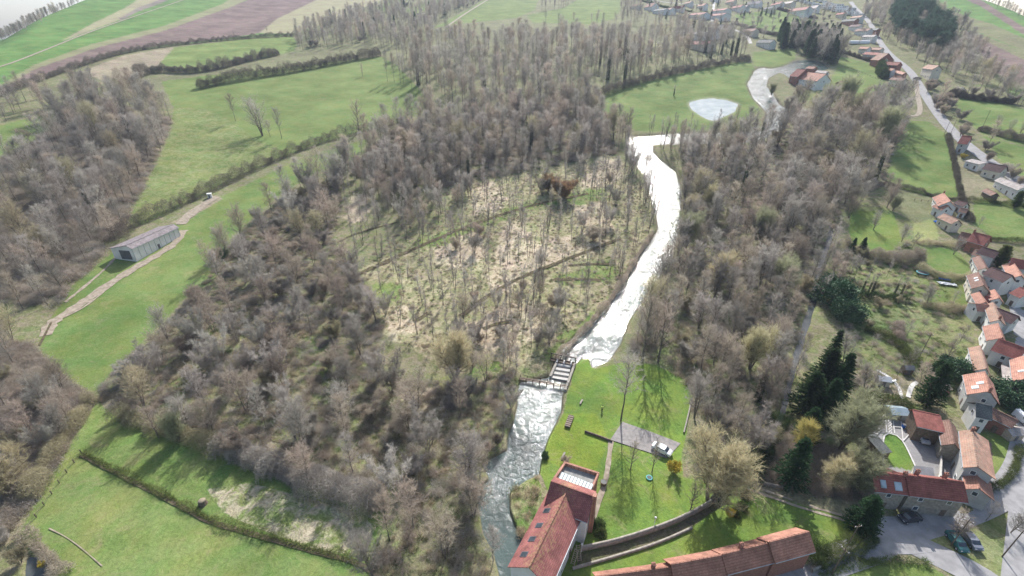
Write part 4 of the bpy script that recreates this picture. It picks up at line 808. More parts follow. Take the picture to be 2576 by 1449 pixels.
bldg('small white A frame chalet on the hillside', (2421,216), (2424,225), (2415,236), 1.5, 11, wall='white', roof='roof_slate', wmax=5, name='chalet', cat='chalet')
RL = ['roof_red', 'roof_orange', 'roof_brown', 'roof_mottled', 'roof_slate', 'roof_dark', 'roof_pale']
ROAD = [  # x, y, half length x, half length y, eave drop, roof, label
 (2241,172,9,3,8,1,'orange roof at the bottom of the roadside hamlet, beside a dark ivied barn'), (2264,180,10,14,6,1,'orange roof closest to the road in the roadside hamlet'), (2262,196,16,5,8,2,'brown roof at the foot of the roadside hamlet by the track'),
 (2245,156,20,5,9,0,'long red brown roof in the middle of the roadside hamlet'), (2222,146,8,5,8,1,'short orange roof on the garden side of the hamlet'), (2197,132,17,7,8,0,'red roof next to the walled orchard'), (2178,118,10,4,7,1,'orange roof above the polytunnel gardens'),
 (2207,120,13,4,7,3,'faded roof by the road above the orchard'), (2225,134,10,3,6,3,'pale tan roof at the road bend'), (2175,72,16,4,8,2,'brown roof beside the car park, up the road'), (2155,62,12,4,7,5,'dark roof above the car park'), (2140,48,16,5,7,4,'grey blue roof near the top road junction'),
 (2118,32,9,3,6,0,'small red roof at the top road junction'), (2158,40,12,4,6,3,'tan roof inside the top road bend'), (2200,72,10,7,7,4,'slate house at the foot of the pine wood'), (2190,88,14,4,6,6,'long pale roof beside parked cars')]
for (x, y, a, b, e, rk, lb) in ROAD:
    bldg(lb, (x-a, y-b), (x+a, y+b), (x-a*.3, y+e), 5.5, 10, wall=rnd.choice(['white', 'brick', 'cream']), roof=RL[rk], wmax=7, gwin=False)
VILL = [
 (1665,22,14,2,8,4,'slate roofed house at the western edge of the far village'), (1684,20,10,3,9,2,'steep gabled pale house beside the slate roof, far village west'), (1708,15,14,3,6,0,'dark red roof west of the village green street'), (1760,32,18,3,9,0,'red roof just left of the village street'),
 (1768,10,9,4,7,1,'orange gable at the top of the village street'), (1810,34,18,4,9,0,'red roof just right of the village street'), (1815,22,17,3,7,0,'second red roof behind the one right of the village street'), (1858,14,12,4,8,0,'red roof left of the grey barn above the green'),
 (1875,14,8,3,6,6,'white roofed shed above the village green'), (1937,17,10,3,7,4,'grey steel roofed barn on the village green'), (1957,6,11,4,8,0,'red gabled house above the village green'), (1985,4,12,3,7,6,'pale low roof behind the red gabled house'),
 (2012,20,24,7,10,0,'very long red roofed barn at the corner of the village green'), (1818,62,23,6,14,4,'large blue grey roofed house below the village street'), (1796,72,9,2,5,6,'flat white garage beside the blue grey house'), (1890,72,14,4,9,2,'brown roofed bungalow below the village green'),
 (1930,100,17,5,10,4,'grey roofed modern house near the dark conifer row'), (1750,80,24,5,10,4,'long slate roof half hidden by trees, west of the village'), (1765,104,26,6,12,0,'long dark red roof behind the poplar wood'),
 (1733,4,8,3,6,3,'mottled roof at the upper edge near the street'), (1900,3,16,2,6,6,'long white roofed shed at the upper edge'), (1640,8,10,2,5,3,'pale cottage in the upper meadow trees'), (1600,12,9,2,5,0,'red cottage farthest west in the upper meadow'),
 (2050,14,10,3,5,6,'white roof west of the caravan rows'), (1840,0,10,3,6,1,'orange roof at the upper edge over the street'), (1800,-8,10,2,6,0,'red roof above the street end')]
for (x, y, a, b, e, rk, lb) in VILL:
    bldg(lb, (x-a, y-b), (x+a, y+b), (x-a*.3, y+e), 5.5, 11, wall=rnd.choice(['white', 'cream', 'white']), roof=RL[rk], wmax=9, chim=[rnd.choice([-.9, .9])] if rnd.random() < .5 else [], gwin=False)
# caravans on the far site
def caravan_proto():
    r = thing('caravan', (0, 0, 0), 0, 'x', 'caravan')
    MB().prism([(-1.6, .5), (-1.6, 2.6), (-1.2, 3.3), (1.2, 3.3), (1.6, 2.6), (1.6, .5)], -4.4, 4.4).done('body', M['white'], r)
    for s in (-1, 1): MB().tube((0, s*1.5, .4), (0, s*1.72, .4), .4, n=12).done('wheel', M['tyre'], r)
    for x in (-2.6, 0, 2.6): MB().box((x, -1.62, 1.9), (1.4, .08, .8)).done('window', M['blueglass'], r)
    return r
ORD = 'first second third fourth fifth sixth seventh eighth ninth tenth eleventh twelfth thirteenth fourteenth fifteenth sixteenth seventeenth eighteenth nineteenth twentieth'.split()
ORD += ['twenty-'+w for w in ORD[:9]]+['thirtieth']+['thirty-'+w for w in ORD[:9]]+['fortieth']
cv = caravan_proto(); cvs = [cv]+[None]*43
k = 0
for row, (xa, ya, xb, yb, n) in enumerate(((1975,-6,2165,46,16), (2010,-8,2150,30,12), (2050,-10,2190,60,15))):
    for i in range(n):
        t = (i+.5)/n; p = gp(xa+(xb-xa)*t+rnd.uniform(-2, 2), ya+(yb-ya)*t+rnd.uniform(-1.5, 1.5)+(10 if row == 2 else 0) * 0)
        if row == 2: p = gp(2070+t*100, 12+t*34+rnd.uniform(-1, 1))
        o = cv
        if k:
            o = cv.copy(); C.objects.link(o)
            for ch in cv.children: c = ch.copy(); C.objects.link(c); c.parent = o
        o.location = (p.x, p.y, gz(p.x, p.y)); o.rotation_euler = (0, 0, rnd.uniform(-.4, .9)); o.scale = (1.5,)*3
        tag(o, 'white mobile home, %s from the west in the %s row of the far caravan park' % (ORD[i], ('upper', 'middle', 'lower')[row]), 'caravan', 'mobile homes of the far caravan park'); k += 1
# the long field barn on the left
barn = bldg('long grey metal field barn standing alone by the dirt track', (319,623), (435,560), (326,636), 5.5, 7, wall='white', roof='roof_grey', name='barn', cat='barn', win=False, wmax=9, back=9.5, hb=5.0, pitch=None)
b_, bL, bw, bwb = barn
m = MB()
for i in range(int(bL/3)+1): m.box((-bL/2+.3+i*(bL-.6)/int(bL/3), -bw+.24, 2.6), (.12, .1, 5.2))
m.done('cladding_joint', M['zinc'], b_)
for sg in (-1, 1): MB().box((sg*(bL/2-.2), 2.5, 2.2), (.12, 5.5, 4.4)).done('door', M['darkframe'], b_)
MB().box((0, -bw+.22, 1.1), (1.2, .12, 2.2)).done('door', M['darkframe'], b_)
hut = thing('field_hut', tuple(gp(529,497)), .5, 'tiny white box hut in the green strip by the long hedge', 'hut')
MB().box((0, 0, 1.2), (2.2, 1.8, 2.4), bev=.03).done('wall', M['white'], hut); MB().box((0, 0, 2.5), (2.6, 2.2, .15)).done('roof', M['frame'], hut); MB().box((-.3, -.93, 1), (.8, .06, 1.8)).done('door', M['darkframe'], hut)
for (x, y, lb, w, rm, wm) in ((2217,966,'white roofed garden shed in the dry orchard',3.2,'frame','cream'), (2278,938,'dark leaning garden shed in the orchard corner',2.6,'lead','timber'), (2538,1098,'small wooden playhouse on the lawn by the lane',4,'roof_pale','palewood'),
                              (2250,1046,'glazed greenhouse at the top of the courtyard',4.6,'skylight','zinc'), (2410,1118,'small pale roofed shelter above the narrow orange house',4.2,'roof_pale','timber'), (2360,985,'roofless brick enclosure near the tall spruce',4,'palewood','brick'), (2185,1120,'narrow dark tiled lean-to at the west side of the courtyard',5,'roof_slate','timber')):
    p = gp(x, y); r = thing('shed' if 'shed' in lb else 'greenhouse' if 'greenhouse' in lb else 'outbuilding', tuple(p), rnd.uniform(-.3, .3), lb, 'greenhouse' if 'greenhouse' in lb else 'shed'); d = w*.8 if w < 5 else 9.
    if w == 5: w = 3.0
    MB().prism([(-d/2, 0), (-d/2, 2.1), (0, 2.9), (d/2, 2.1), (d/2, 0)], -w/2, w/2).done('wall', M[wm], r)
    m = MB(); m.prism([(-d/2-.25, 2.0), (0, 3.0), (0, 3.12), (-d/2-.25, 2.12)], -w/2-.2, w/2+.2); m.prism([(d/2+.25, 2.0), (d/2+.25, 2.12), (.001, 3.12), (.001, 3.0)], -w/2-.2, w/2+.2); m.done('roof', M[rm], r)
    MB().box((0, -d/2-.03, .95), (.9, .06, 1.8)).done('door', M['darkframe'], r)
p = gp(2512,728); gz_ = thing('gazebo', tuple(p), .35, 'white square party gazebo in the yard under the tall white house', 'gazebo')
m = MB(); bm = m.bm; vs = [bm.verts.new(v) for v in ((-3.4, -2.4, 2.5), (3.4, -2.4, 2.5), (3.4, 2.4, 2.5), (-3.4, 2.4, 2.5))]; ap = bm.verts.new((0, 0, 3.8))
for i in range(4): bm.faces.new((vs[i], vs[(i+1) % 4], ap))
bm.faces.new(vs[::-1]); m.done('canopy', M['frame'], gz_)
for sx in (-1, 1):
    for sy in (-1, 1): MB().tube((sx*3.2, sy*2.2, 0), (sx*3.2, sy*2.2, 2.5), .07).done('leg', M['frame'], gz_)
# trampoline, tarpaulin, polytunnel
p = gp(2319,690); tr = thing('trampoline', tuple(p), 0, 'round teal edged garden trampoline', 'trampoline')
MB().tube((0, 0, .85), (0, 0, .9), 1.9, n=24).done('bed', M['darkframe'], tr)
m = MB(); [m.tube((2.1*math.cos(a), 2.1*math.sin(a), .9), (2.1*math.cos(a+.27), 2.1*math.sin(a+.27), .9), .17, n=6) for a in [i*2*PI/24 for i in range(24)]]; m.done('rim', M['teal'], tr)
for i in range(4): a = i*PI/2+.4; MB().tube((2*math.cos(a), 2*math.sin(a), 0), (2*math.cos(a), 2*math.sin(a), .9), .05).done('leg', M['zinc'], tr)
def crumple(name, px, py, w, d, mat, label, cat):
    p = gp(px, py); bm = bmesh.new(); bmesh.ops.create_grid(bm, x_segments=14, y_segments=10, size=.5)
    for v in bm.verts: v.co = Vector((v.co.x*w*(1+.25*rnd.random()), v.co.y*d*(1+.3*rnd.random()), .25+rnd.random()*.5))
    me = bpy.data.meshes.new(name); bm.to_mesh(me); bm.free(); me.materials.append(mat); o = tag(link(name, me), label, cat); o.location = p; o.rotation_euler = (0, 0, -.4); return o
crumple('tarpaulin', 2382, 716, 5.5, 2.2, M['frame'], 'crumpled white sheet lying on the garden lawn', 'tarpaulin'); crumple('tarpaulin', 2374, 704, 3.5, 1.4, M['blue'], 'crumpled bright blue sheet above the white one on the lawn', 'tarpaulin')
crumple('tarpaulin', 2362, 560, 4, 2.4, M['blue'], 'blue sheet among clutter in the yard beside the faded brown roof', 'tarpaulin')
p = gp(2160,110); pt = thing('polytunnel', tuple(p), -.35, 'white polytunnel in the walled garden above the orchard', 'polytunnel')
MB().prism([(3.5*math.cos(a), 3.8*math.sin(a)) for a in [i*PI/10 for i in range(11)]], -11, 11).done('cover', M['frame'], pt, smooth=False); MB().box((11.05, 0, 1.3), (.1, 1.6, 2.6)).done('door', M['darkframe'], pt)

# ------------------------------------------------------------------ vehicles
def car_proto(paint, van=False):
    r = thing('parked_car', (0, 0, 0), 0, 'x', 'car'); w = .88
    prof = [(-2.15, .35), (-2.2, .8), (-1.95, 1.0), (-1.35, 1.08), (-.75, 1.48), (.9, 1.5), (1.6, 1.15), (2.1, 1.02), (2.15, .35)] if not van else [(-2.4, .35), (-2.45, 1.0), (-2.0, 1.2), (-1.5, 2.0), (2.4, 2.1), (2.45, .35)]
    bm = bmesh.new(); rows = []
    for s, k in ((-1, 1.), (-.86, 1.), (.86, 1.), (1, 1.)):
        row = []
        for x, z in prof:
            inn = (1-(z-.9)*.28 if z > .9 else 1); e = .93 if abs(s) == 1 else 1
            row.append(bm.verts.new((x*e, s*w*inn, .35+(z-.35)*(.97 if abs(s) == 1 else 1))))
        rows.append(row)
    n = len(prof)
    for a, b in zip(rows[:-1], rows[1:]):
        for i in range(n): bm.faces.new((a[i], a[(i+1) % n], b[(i+1) % n], b[i]))
    bm.faces.new(rows[0][::-1]); bm.faces.new(rows[-1]); bmesh.ops.recalc_face_normals(bm, faces=bm.faces)
    me = bpy.data.meshes.new('body'); bm.to_mesh(me); bm.free(); me.materials.append(M[paint]); link('body', me, r)
    if not van:
        MB().box((-1.06, 0, 1.31), (.72, 1.36, .03), ry=-.59).done('windscreen', M['blueglass'], r); MB().box((1.27, 0, 1.36), (.7, 1.36, .03), ry=.47).done('rear_window', M['blueglass'], r)
        for s in (-1, 1): MB().box((.1, s*.79, 1.26), (1.7, .03, .3), rx=s*-.2 if s > 0 else .2).done('side_window', M['blueglass'], r)
    else:
        MB().box((-1.78, 0, 1.62), (.9, 1.3, .04), ry=-1.0).done('windscreen', M['blueglass'], r)
        for s in (-1, 1): MB().box((-.8, s*.74, 1.6), (1.1, .04, .45), rx=s*-.26).done('side_window', M['blueglass'], r)
    for x in (-1.35, 1.35):
        for s in (-1, 1):
            t = MB().tube((x, s*.7, .33), (x, s*.92, .33), .33, n=16).done('wheel', M['tyre'], r); MB().tube((x, s*.9, .33), (x, s*.93, .33), .19, n=10).done('rim', M['silverpaint'], t)
    for s in (-1, 1):
        MB().box((-2.14, s*.62, .78), (.1, .34, .16), bev=.02).done('headlight', M['headlight'], r); MB().box((2.12, s*.66, .85), (.1, .25, .2), bev=.02).done('tail_light', M['redlight'], r)
    return r
def put_car(px, py, paint, ang, label, van=False, sc=1.15):
    r = car_proto(paint, van); p = gp(px, py); r.location = (p.x, p.y, gz(p.x, p.y)+.12); r.rotation_euler = (0, 0, ang); r.scale = (sc,)*3; r['label'] = label
    if van: r.name = 'parked_van'; r['category'] = 'van'
    return r
put_car(2286, 1308, 'darkpaint', .12, 'dark car on the road in front of the long red roofed house')
put_car(2403, 1368, 'greenpaint', 1.45, 'teal green car parked on the grass triangle'); put_car(2438, 1363, 'greypaint', 1.45, 'grey car parked on the grass triangle beside the teal one')
put_car(2317, 1105, 'silverpaint', 1.3, 'silver car half in shade of the courtyard outbuilding'); put_car(2571, 1062, 'whitepaint', 1.5, 'white van parked beside the lane', van=True)
put_car(1664, 1136, 'whitepaint', 2.45, 'long white car on the mill car park', sc=1.25)
put_car(2307, 200, 'darkpaint', 2.1, 'dark car driving on the road past the roadside hamlet', sc=1.5)
for i, (x, y) in enumerate(((2166,84), (2178,88), (2193,93))): put_car(x, y, ('whitepaint', 'darkpaint', 'silverpaint')[i], .2, ('white car at the left of the roadside car park row', 'dark car in the middle of the roadside car park row', 'silver car at the right of the roadside car park row')[i], sc=1.4)
put_car(1652, 18, 'whitepaint', .3, 'white car outside the slate roofed house in the far village', sc=1.6); put_car(1980, 12, 'whitepaint', .3, 'white car above the village green', sc=1.6)

# ------------------------------------------------------------------ sluice, walls, posts and garden things
def slab_between(a, b, w, h0, h1, name, mat, label, cat, parent=None):
    p, q = gp(*a), gp(*b); d = (q-p); d.z = 0; c = (p+q)/2; r = thing(name, tuple(c), math.atan2(d.y, d.x), label, cat) if not parent else parent; return r, d.length
sl = thing('sluice_gate', tuple(gp(1416,911)), 0, 'dark iron and timber sluice frame across the river', 'sluice gate')
A_, B_ = gp(1385,903), gp(1448,916); d = B_-A_; d.z = 0; sl.location = ((A_+B_)/2); sl.rotation_euler = (0, 0, math.atan2(d.y, d.x)); Ls = d.length
MB().box((0, -.9, .3), (Ls, .7, .18)).done('walkway', M['timber'], sl); MB().box((0, .3, 2.3), (Ls, .25, .25)).done('top_beam', M['iron'], sl)
MB().box((0, -1.25, 1.2), (Ls, .06, .06)).box((0, -1.25, .8), (Ls, .06, .06)).done('rail', M['iron'], sl)
for i in range(6): x = -Ls/2+Ls*(i+.05)/5.1; MB().box((x, .3, .6), (.22, .25, 3.6)).done('post', M['iron'], sl)
for i in range(5): x = -Ls/2+Ls*(i+.55)/5.1; MB().box((x, .15, -.1), (Ls/5.1-.35, .1, 1.4)).done('gate', M['timber'], sl)
fb = thing('footbridge', (0, 0, 0), 0, 'long weathered plank footbridge below the sluice', 'footbridge'); A_, B_ = gp(1308,953), gp(1428,974); d = B_-A_; d.z = 0; fb.location = (A_+B_)/2; fb.rotation_euler = (0, 0, math.atan2(d.y, d.x)); Lf = d.length
m = MB(); nb = int(Lf/.3)
for i in range(nb): m.box((-Lf/2+(i+.5)*Lf/nb, 0, .35), (.25, 1.5, .08))
m.done('deck', M['timber'], fb)
for s in (-1, 1): MB().box((0, s*.8, 1.1), (Lf, .08, .08)).done('rail', M['timber'], fb)
for i in range(8):
    x = -Lf/2+Lf*i/7
    for s in (-1, 1): MB().box((x, s*.8, .2), (.14, .14, 2.0)).done('post', M['timber'], fb)
for (a, b, w, lb) in (((1401,912),(1384,950),.6,'stone side wall of the sluice channel on the wood side'), ((1446,916),(1422,985),.6,'stone side wall of the sluice channel on the lawn side')):
    p, q = gp(*a), gp(*b); d = q-p; d.z = 0; r = thing('channel_wall', tuple((p+q)/2), math.atan2(d.y, d.x), lb, 'wall'); MB().box((0, 0, -.6), (d.length, w, 2.4)).done('masonry', M['concrete'], r); MB().box((0, 0, .66), (d.length+.1, w+.15, .12)).done('coping', M['stone'], r)
A_, B_ = gp(1396,930), gp(1432,936); d = B_-A_; d.z = 0; wr = thing('weir', tuple((A_+B_)/2), math.atan2(d.y, d.x), 'pale stepped concrete weir between sluice and footbridge', 'weir')
for i in range(4): MB().box((0, -3.6+i*2.2, -.75+.12*i), (d.length*1.05, 1.3, 1.1), bev=.04).done('step', M['concrete'], wr)
for x in (-.5, 0, .5): MB().box((x*d.length, 3.9, -.1), (.5, 1.6, 2.4), bev=.05).done('pier', M['kerb'], wr)
def wall_line(pts, w, h, mat, label, name='garden_wall', cat='wall', step=1.5):
    L_ = world_line(pts, step); V, Fq = [], []
    for i, p in enumerate(L_):
        a, b = L_[max(i-1, 0)], L_[min(i+1, len(L_)-1)]; t = (b-a).normalized(); s = Vector((t.y, -t.x, 0))*w/2; g_ = gz(p.x, p.y)
        V += [(p.x-s.x, p.y-s.y, g_-.8), (p.x-s.x, p.y-s.y, g_+h+rnd.random()*.06), (p.x+s.x, p.y+s.y, g_+h+rnd.random()*.06), (p.x+s.x, p.y+s.y, g_-.8)]
        if i: o = 4*(i-1); Fq += [(o+k, o+(k+1) % 4, o+4+(k+1) % 4, o+4+k) for k in range(4)]
    e = 4*(len(L_)-1); Fq += [(0, 1, 2, 3), (e+3, e+2, e+1, e)]
    return tag(link(name, mesh_np(name, V, Fq, mat)), label, cat)
wall_line([(1462,1386),(1530,1372),(1600,1352),(1700,1316),(1770,1280),(1830,1240)], .5, 1.6, M['stone'], 'long curved stone wall along the foot of the mill lawn')
wall_line([(1440,1432),(1560,1398),(1650,1370),(1740,1330)], .5, .5, M['stone'], 'low stone kerb wall below the curved garden wall')
wall_line([(1471,1087),(1500,1097),(1540,1112)], .35, .6, M['timber'], 'fallen log barrier left of the car park', 'log_barrier', 'barrier')
wall_line([(1895,1212),(1935,1222),(1975,1232)], .4, .9, M['stone'], 'short stone wall beside the farm track')
wall_line([(1740,1005),(1730,1050),(1720,1090)], .4, .5, M['stone'], 'low stone edging on the east side of the mill lawn')
wall_line([(2040,1440),(2120,1400),(2190,1355)], .5, 1.2, M['stone'], 'roadside stone wall east of the long barn')
wall_line([(2362,1205),(2366,1150),(2350,1110)], .3, 1.2, M['concrete'], 'thin wall on the east side of the courtyard')
def small(px, py, name, cat, label, fn, rz=0): r = thing(name, tuple(gp(px, py)), rz, label, cat); fn(r); return r
def woodpile(r):
    for i in range(12):
        for j in range(2): MB().tube((-2.2+i*.4, -.8, .2+j*.36), (-2.2+i*.4, .8, .2+j*.36), .19, n=8).done('log', M['palewood' if (i+j) % 2 else 'timber'], r)
small(1432,1062,'wood_pile','wood pile','stack of cut logs on the lawn by the pool', woodpile, 1.2)
def bench(r):
    MB().box((0, 0, .45), (2.2, .5, .12), bev=.02).done('seat', M['stone'], r)
    for s in (-1, 1): MB().box((s*.85, 0, .2), (.2, .4, .4)).done('leg', M['stone'], r)
small(1462,1013,'stone_bench','bench','stone bench on the lawn below the sluice', bench, 1.1); small(1417,1148,'stone_bench','bench','stone bench beside the terrace end of the mill', bench, 1.1)
def butt(r): MB().tube((0, 0, 0), (0, 0, 1.1), .7, .85, n=16).done('barrel', M['timber'], r); MB().tube((0, 0, 1.0), (0, 0, 1.12), .7, n=16).done('water', M['still'], r)
small(1518,1219,'water_butt','water butt','round dark water butt next to the mill', butt)
def lampp(r): MB().tube((0, 0, 0), (0, 0, 2.6), .07).done('pole', M['frame'], r); MB().ball((0, 0, 2.8), .28).done('globe', M['frame'], r, True)
small(1645,1322,'garden_lamp','garden lamp','white globe lamp on the stone wall, midway', lampp); small(1462,1389,'garden_lamp','garden lamp','white globe lamp at the wall end near the mill', lampp)
def ladder(r):
    for s in (-1, 1): MB().tube((s*.4, 0, 0), (s*.4, 2.2, 2.4), .07).done('rail', M['palewood'], r)
    for i in range(8): t = (i+.5)/8; MB().tube((-.4, 2.2*t, 2.4*t), (.4, 2.2*t, 2.4*t), .05).done('rung', M['palewood'], r)
small(1440,1420,'ladder','ladder','wooden ladder nearer the mill wall', ladder, -.5); small(1458,1412,'ladder','ladder','wooden ladder farther from the mill wall', ladder, .1)
def basin(r): MB().tube((0, 0, 0), (0, 0, .35), .7, .8, n=16).done('bowl', M['teal'], r); MB().tube((0, 0, .3), (0, 0, .36), .6, n=16).done('water', M['still'], r)
small(1633,1203,'water_bowl','bowl','turquoise bowl on the grass under the bare trees', basin)
def slide(r):
    MB().box((0, 0, .9), (3, .6, .1), ry=.5).done('chute', M['teal'], r)
    for s in (-1, 1): MB().tube((1.2, s*.3, 0), (1.2, s*.3, 1.8), .05).done('leg', M['frame'], r)
small(2203,1034,'garden_slide','slide','teal slide at the courtyard lawn corner', slide, .6)
def stumpf(r): MB().tube((0, 0, -.2), (0, 0, 1.3), 1.1, .8, n=11).done('trunk', M['timber'], r); MB().ball((.1, 0, 1.3), .8, (1, 1, .4)).done('dry_grass', M['reed'], r)
small(511,1268,'tree_stump','stump','dark stump standing alone beside the ditch', stumpf)
def sunl(r): MB().box((0, 0, .4), (2.2, .8, .15), bev=.04).done('seat', M['frame'], r); MB().box((1, 0, .75), (.7, .8, .1), ry=-.9).done('backrest', M['frame'], r)
small(2196,1010,'garden_lounger','lounger','white lounger near the clipped hedge', sunl, .2); small(2240,960,'garden_lounger','lounger','white garden frame on the bare orchard soil', sunl, -.3)
def bin_(r): MB().box((0, 0, .6), (.7, .7, 1.2), bev=.06).done('body', M['blue'], r); MB().box((0, 0, 1.23), (.78, .78, .08)).done('lid', M['darkframe'], r)
small(2271,1076,'wheelie_bin','bin','blue bin standing in the courtyard', bin_)
def bust(r): MB().box((0, 0, .5), (1.4, .9, 1.0), bev=.1).done('seat', M['frame'], r)
small(2203,1283,'white_boat_cover','cover','white rounded cover at the foot of the west stone gable', lambda r: MB().ball((0, 0, .8), 1.2, (1, .8, .7)).done('cover', M['frame'], r, True))
def uprights(r, h=8.5):
    MB().tube((0, 0, -.3), (0, 0, h), .14, .09).done('pole', M['timber'], r); MB().box((0, 0, h-.7), (1.8, .12, .12)).done('crossarm', M['timber'], r)
    for s in (-.7, .7): MB().tube((s, 0, h-.64), (s, 0, h-.4), .06).done('insulator', M['frame'], r)
POLES = [(2392,1372,9,'utility pole beside the teal green car'), (2521,1400,9,'utility pole at the road edge in the lower right corner'), (2312,970-70,10,'tall utility pole by the hedge between the gardens'), (2374,342,14,'utility pole on the bend below the track'),
         (2386,349,14,'twin utility pole on the bend, nearer the red roofed house'), (2468,328,14,'utility pole alone in the upper right meadow'), (2298,252,13,'roadside pole opposite the track loop'), (2330,237,13,'roadside pole above the track loop'), (2092,1449-4,9,'pole at the lower road edge east of the barn'), (2125,1385,9,'pole rising from the ivied roadside wall')]
for x, y, h, lb in POLES: small(x, y, 'utility_pole', 'utility pole', lb, lambda r, h=h: uprights(r, h), rnd.random()*3)
def fence(pts, label, step=3.2, h=1.3, mat='timber', rails=2):
    L_ = world_line(pts, step); r = thing('post_fence', tuple(gp(*pts[0])), 0, label, 'fence'); o = Vector(r.location)
    rl = MB()
    for i, p in enumerate(L_[:90]):
        z = gz(p.x, p.y); q = Vector((p.x, p.y, z))-o; MB().box((q.x, q.y, h/2), (.14, .14, h)).done('post', M[mat], r) if False else MB().box((q.x, q.y, q.z+h/2), (.16, .16, h)).done('post', M[mat], r)
        if i:
            for k in range(rails): zz = h*(.45+.45*k); rl.tube(pq+Vector((0, 0, zz)), q+Vector((0, 0, zz)), .03, n=4)
        pq = q
    rl.done('wire', M['iron'], r)
fence([(205,1140),(150,1215),(100,1290),(70,1335)], 'wire fence on the lower left meadow edge'); fence([(630,540),(700,488),(800,430)], 'wire fence between green strip and marsh wood', 5)
fence([(2300,505),(2360,512),(2412,518)], 'garden fence below the green paddock', 3); fence([(2118,168),(2165,182),(2225,208)], 'post fence across the orchard meadow', 5)

# ------------------------------------------------------------------ the person in a hi-vis vest on the mill lawn
def person(px, py):
    p = gp(px, py); r = thing('person', tuple(p), .3, 'person in a hi-vis yellow vest and dark trousers standing on the mill lawn', 'person')
    J = {'pelvis': (0, 0, .95, .14), 'waist': (0, 0, 1.1, .125), 'chest': (0, 0, 1.33, .15), 'neck': (0, 0, 1.5, .06), 'head': (0, -.01, 1.66, .095), 'top': (0, 0, 1.74, .075)}
    E = [('pelvis', 'waist'), ('waist', 'chest'), ('chest', 'neck'), ('neck', 'head'), ('head', 'top')]
    for s, n in ((-1, 'l'), (1, 'r')):
        J.update({'hip'+n: (s*.1, 0, .88, .095), 'knee'+n: (s*.12, -.02, .48, .065), 'ank'+n: (s*.13, .02, .09, .045), 'toe'+n: (s*.15, -.15, .04, .035), 'sho'+n: (s*.19, 0, 1.42, .065), 'elb'+n: (s*.27, .02, 1.13, .045), 'wri'+n: (s*.26, -.12, .9, .032), 'han'+n: (s*.25, -.16, .83, .028)})
        E += [('pelvis', 'hip'+n), ('hip'+n, 'knee'+n), ('knee'+n, 'ank'+n), ('ank'+n, 'toe'+n), ('chest', 'sho'+n), ('sho'+n, 'elb'+n), ('elb'+n, 'wri'+n), ('wri'+n, 'han'+n)]
        for f in range(5): k = 'f%d%s' % (f, n); J[k] = (s*(.25+(f-2)*.013+(.03 if f == 4 else 0)), -.19+(.03 if f == 4 else 0), .74+abs(f-1.5)*.012+(.05 if f == 4 else 0), .009); E.append(('han'+n, k))
    ks = list(J); me = bpy.data.meshes.new('body'); me.from_pydata([J[k][:3] for k in ks], [(ks.index(a), ks.index(b)) for a, b in E], []); o = link('body', me, r); me.materials.append(M['skin'])
    sk = o.modifiers.new('skin', 'SKIN'); o.modifiers.new('sub', 'SUBSURF').levels = 1
    for i, k in enumerate(ks): me.skin_vertices[0].data[i].radius = (J[k][3],)*2
    me.skin_vertices[0].data[0].use_root = True
    MB().tube((0, 0, 1.02), (0, 0, 1.46), .19, .2, n=14).box((-.19, 0, 1.42), (.1, .22, .12), bev=.03).box((.19, 0, 1.42), (.1, .22, .12), bev=.03).done('vest', M['vest'], r)
    t = MB().tube((0, 0, .86), (0, 0, 1.04), .17, .17, n=12)
    for s in (-1, 1): t.tube((s*.12, 0, .1), (s*.12, -.02, .48), .07, .085).tube((s*.12, -.02, .46), (s*.1, 0, .92), .085, .115)
    t.done('trousers', M['trousers'], r); MB().ball((0, .015, 1.70), .112, (.95, 1, .9)).done('hair', M['hair'], r, True)
    for s in (-1, 1): MB().box((s*.14, -.05, .04), (.1, .28, .09), bev=.02).done('shoe', M['tyre'], r)
    r.scale = (1.25,)*3; return r
person(1514, 1034)

# ------------------------------------------------------------------ single trees one can tell apart
grp_trio = None
at('fan', 661, 341, 104, 'widest bare tree of the trio in the rough meadow', wid=1.5); at('tall1', 593, 305, 74, 'pair of slim bare stems left of the meadow trio', wid=1.1); at('young', 680, 345, 46, 'smallest tree, under the wide crown of the meadow trio'); at('tall0', 709, 349, 82, 'right hand bare tree of the meadow trio', wid=1.1)
at('oak', 904, 335, 88, 'dark gnarled bare tree standing in the long hedge', wid=1.2); at('fan', 940, 395, 66, 'bare fork stemmed tree at the top end of the green strip', wid=.9); at('oak', 912, 192, 36, 'small bare tree at the meadow pool, left of the poplar row', wid=.8)
at('tall2', 673, 85, 22, 'lone bare tree on the hedge under the ploughed field', wid=1.3); at('oak', 590, 96, 20, 'faint small tree on the hedge, left of the lone one')
NTH = 'first second third fourth fifth sixth'.split()
for i, (x, y) in enumerate(((975,205),(992,207),(1008,210),(1016,212),(1036,222),(1054,235))): at('tall%d' % (i % 3), x, y, 78, NTH[i]+' tall clean trunked poplar from the west in the meadow edge row', group='poplars in the row at the meadow edge', wid=.72)
at('tall2', 1562, 1058, 175, 'tall thin bare tree casting a big round shadow above the car park', wid=1.15)
at('oak', 1586, 1182, 80, 'bare tree with dark trunk just below the car park, left one', wid=.75); at('oak', 1640, 1188, 84, 'bare tree just below the car park, next to the yellow bush', wid=.6)
at('oak', 1735, 1290, 80, 'twiggy grey tree in front of the big golden willow', wid=.9)
at('goldwillow', 1782, 1262, 150, 'big spreading olive gold willow between the car park and the track', wid=1.15)
at('oak', 1616, 906, 185, 'broad bare tree at the wood corner shading the upper lawn', wid=.8); at('oak', 1655, 912, 165, 'second broad bare tree at the wood corner, farther from the river', wid=.8)
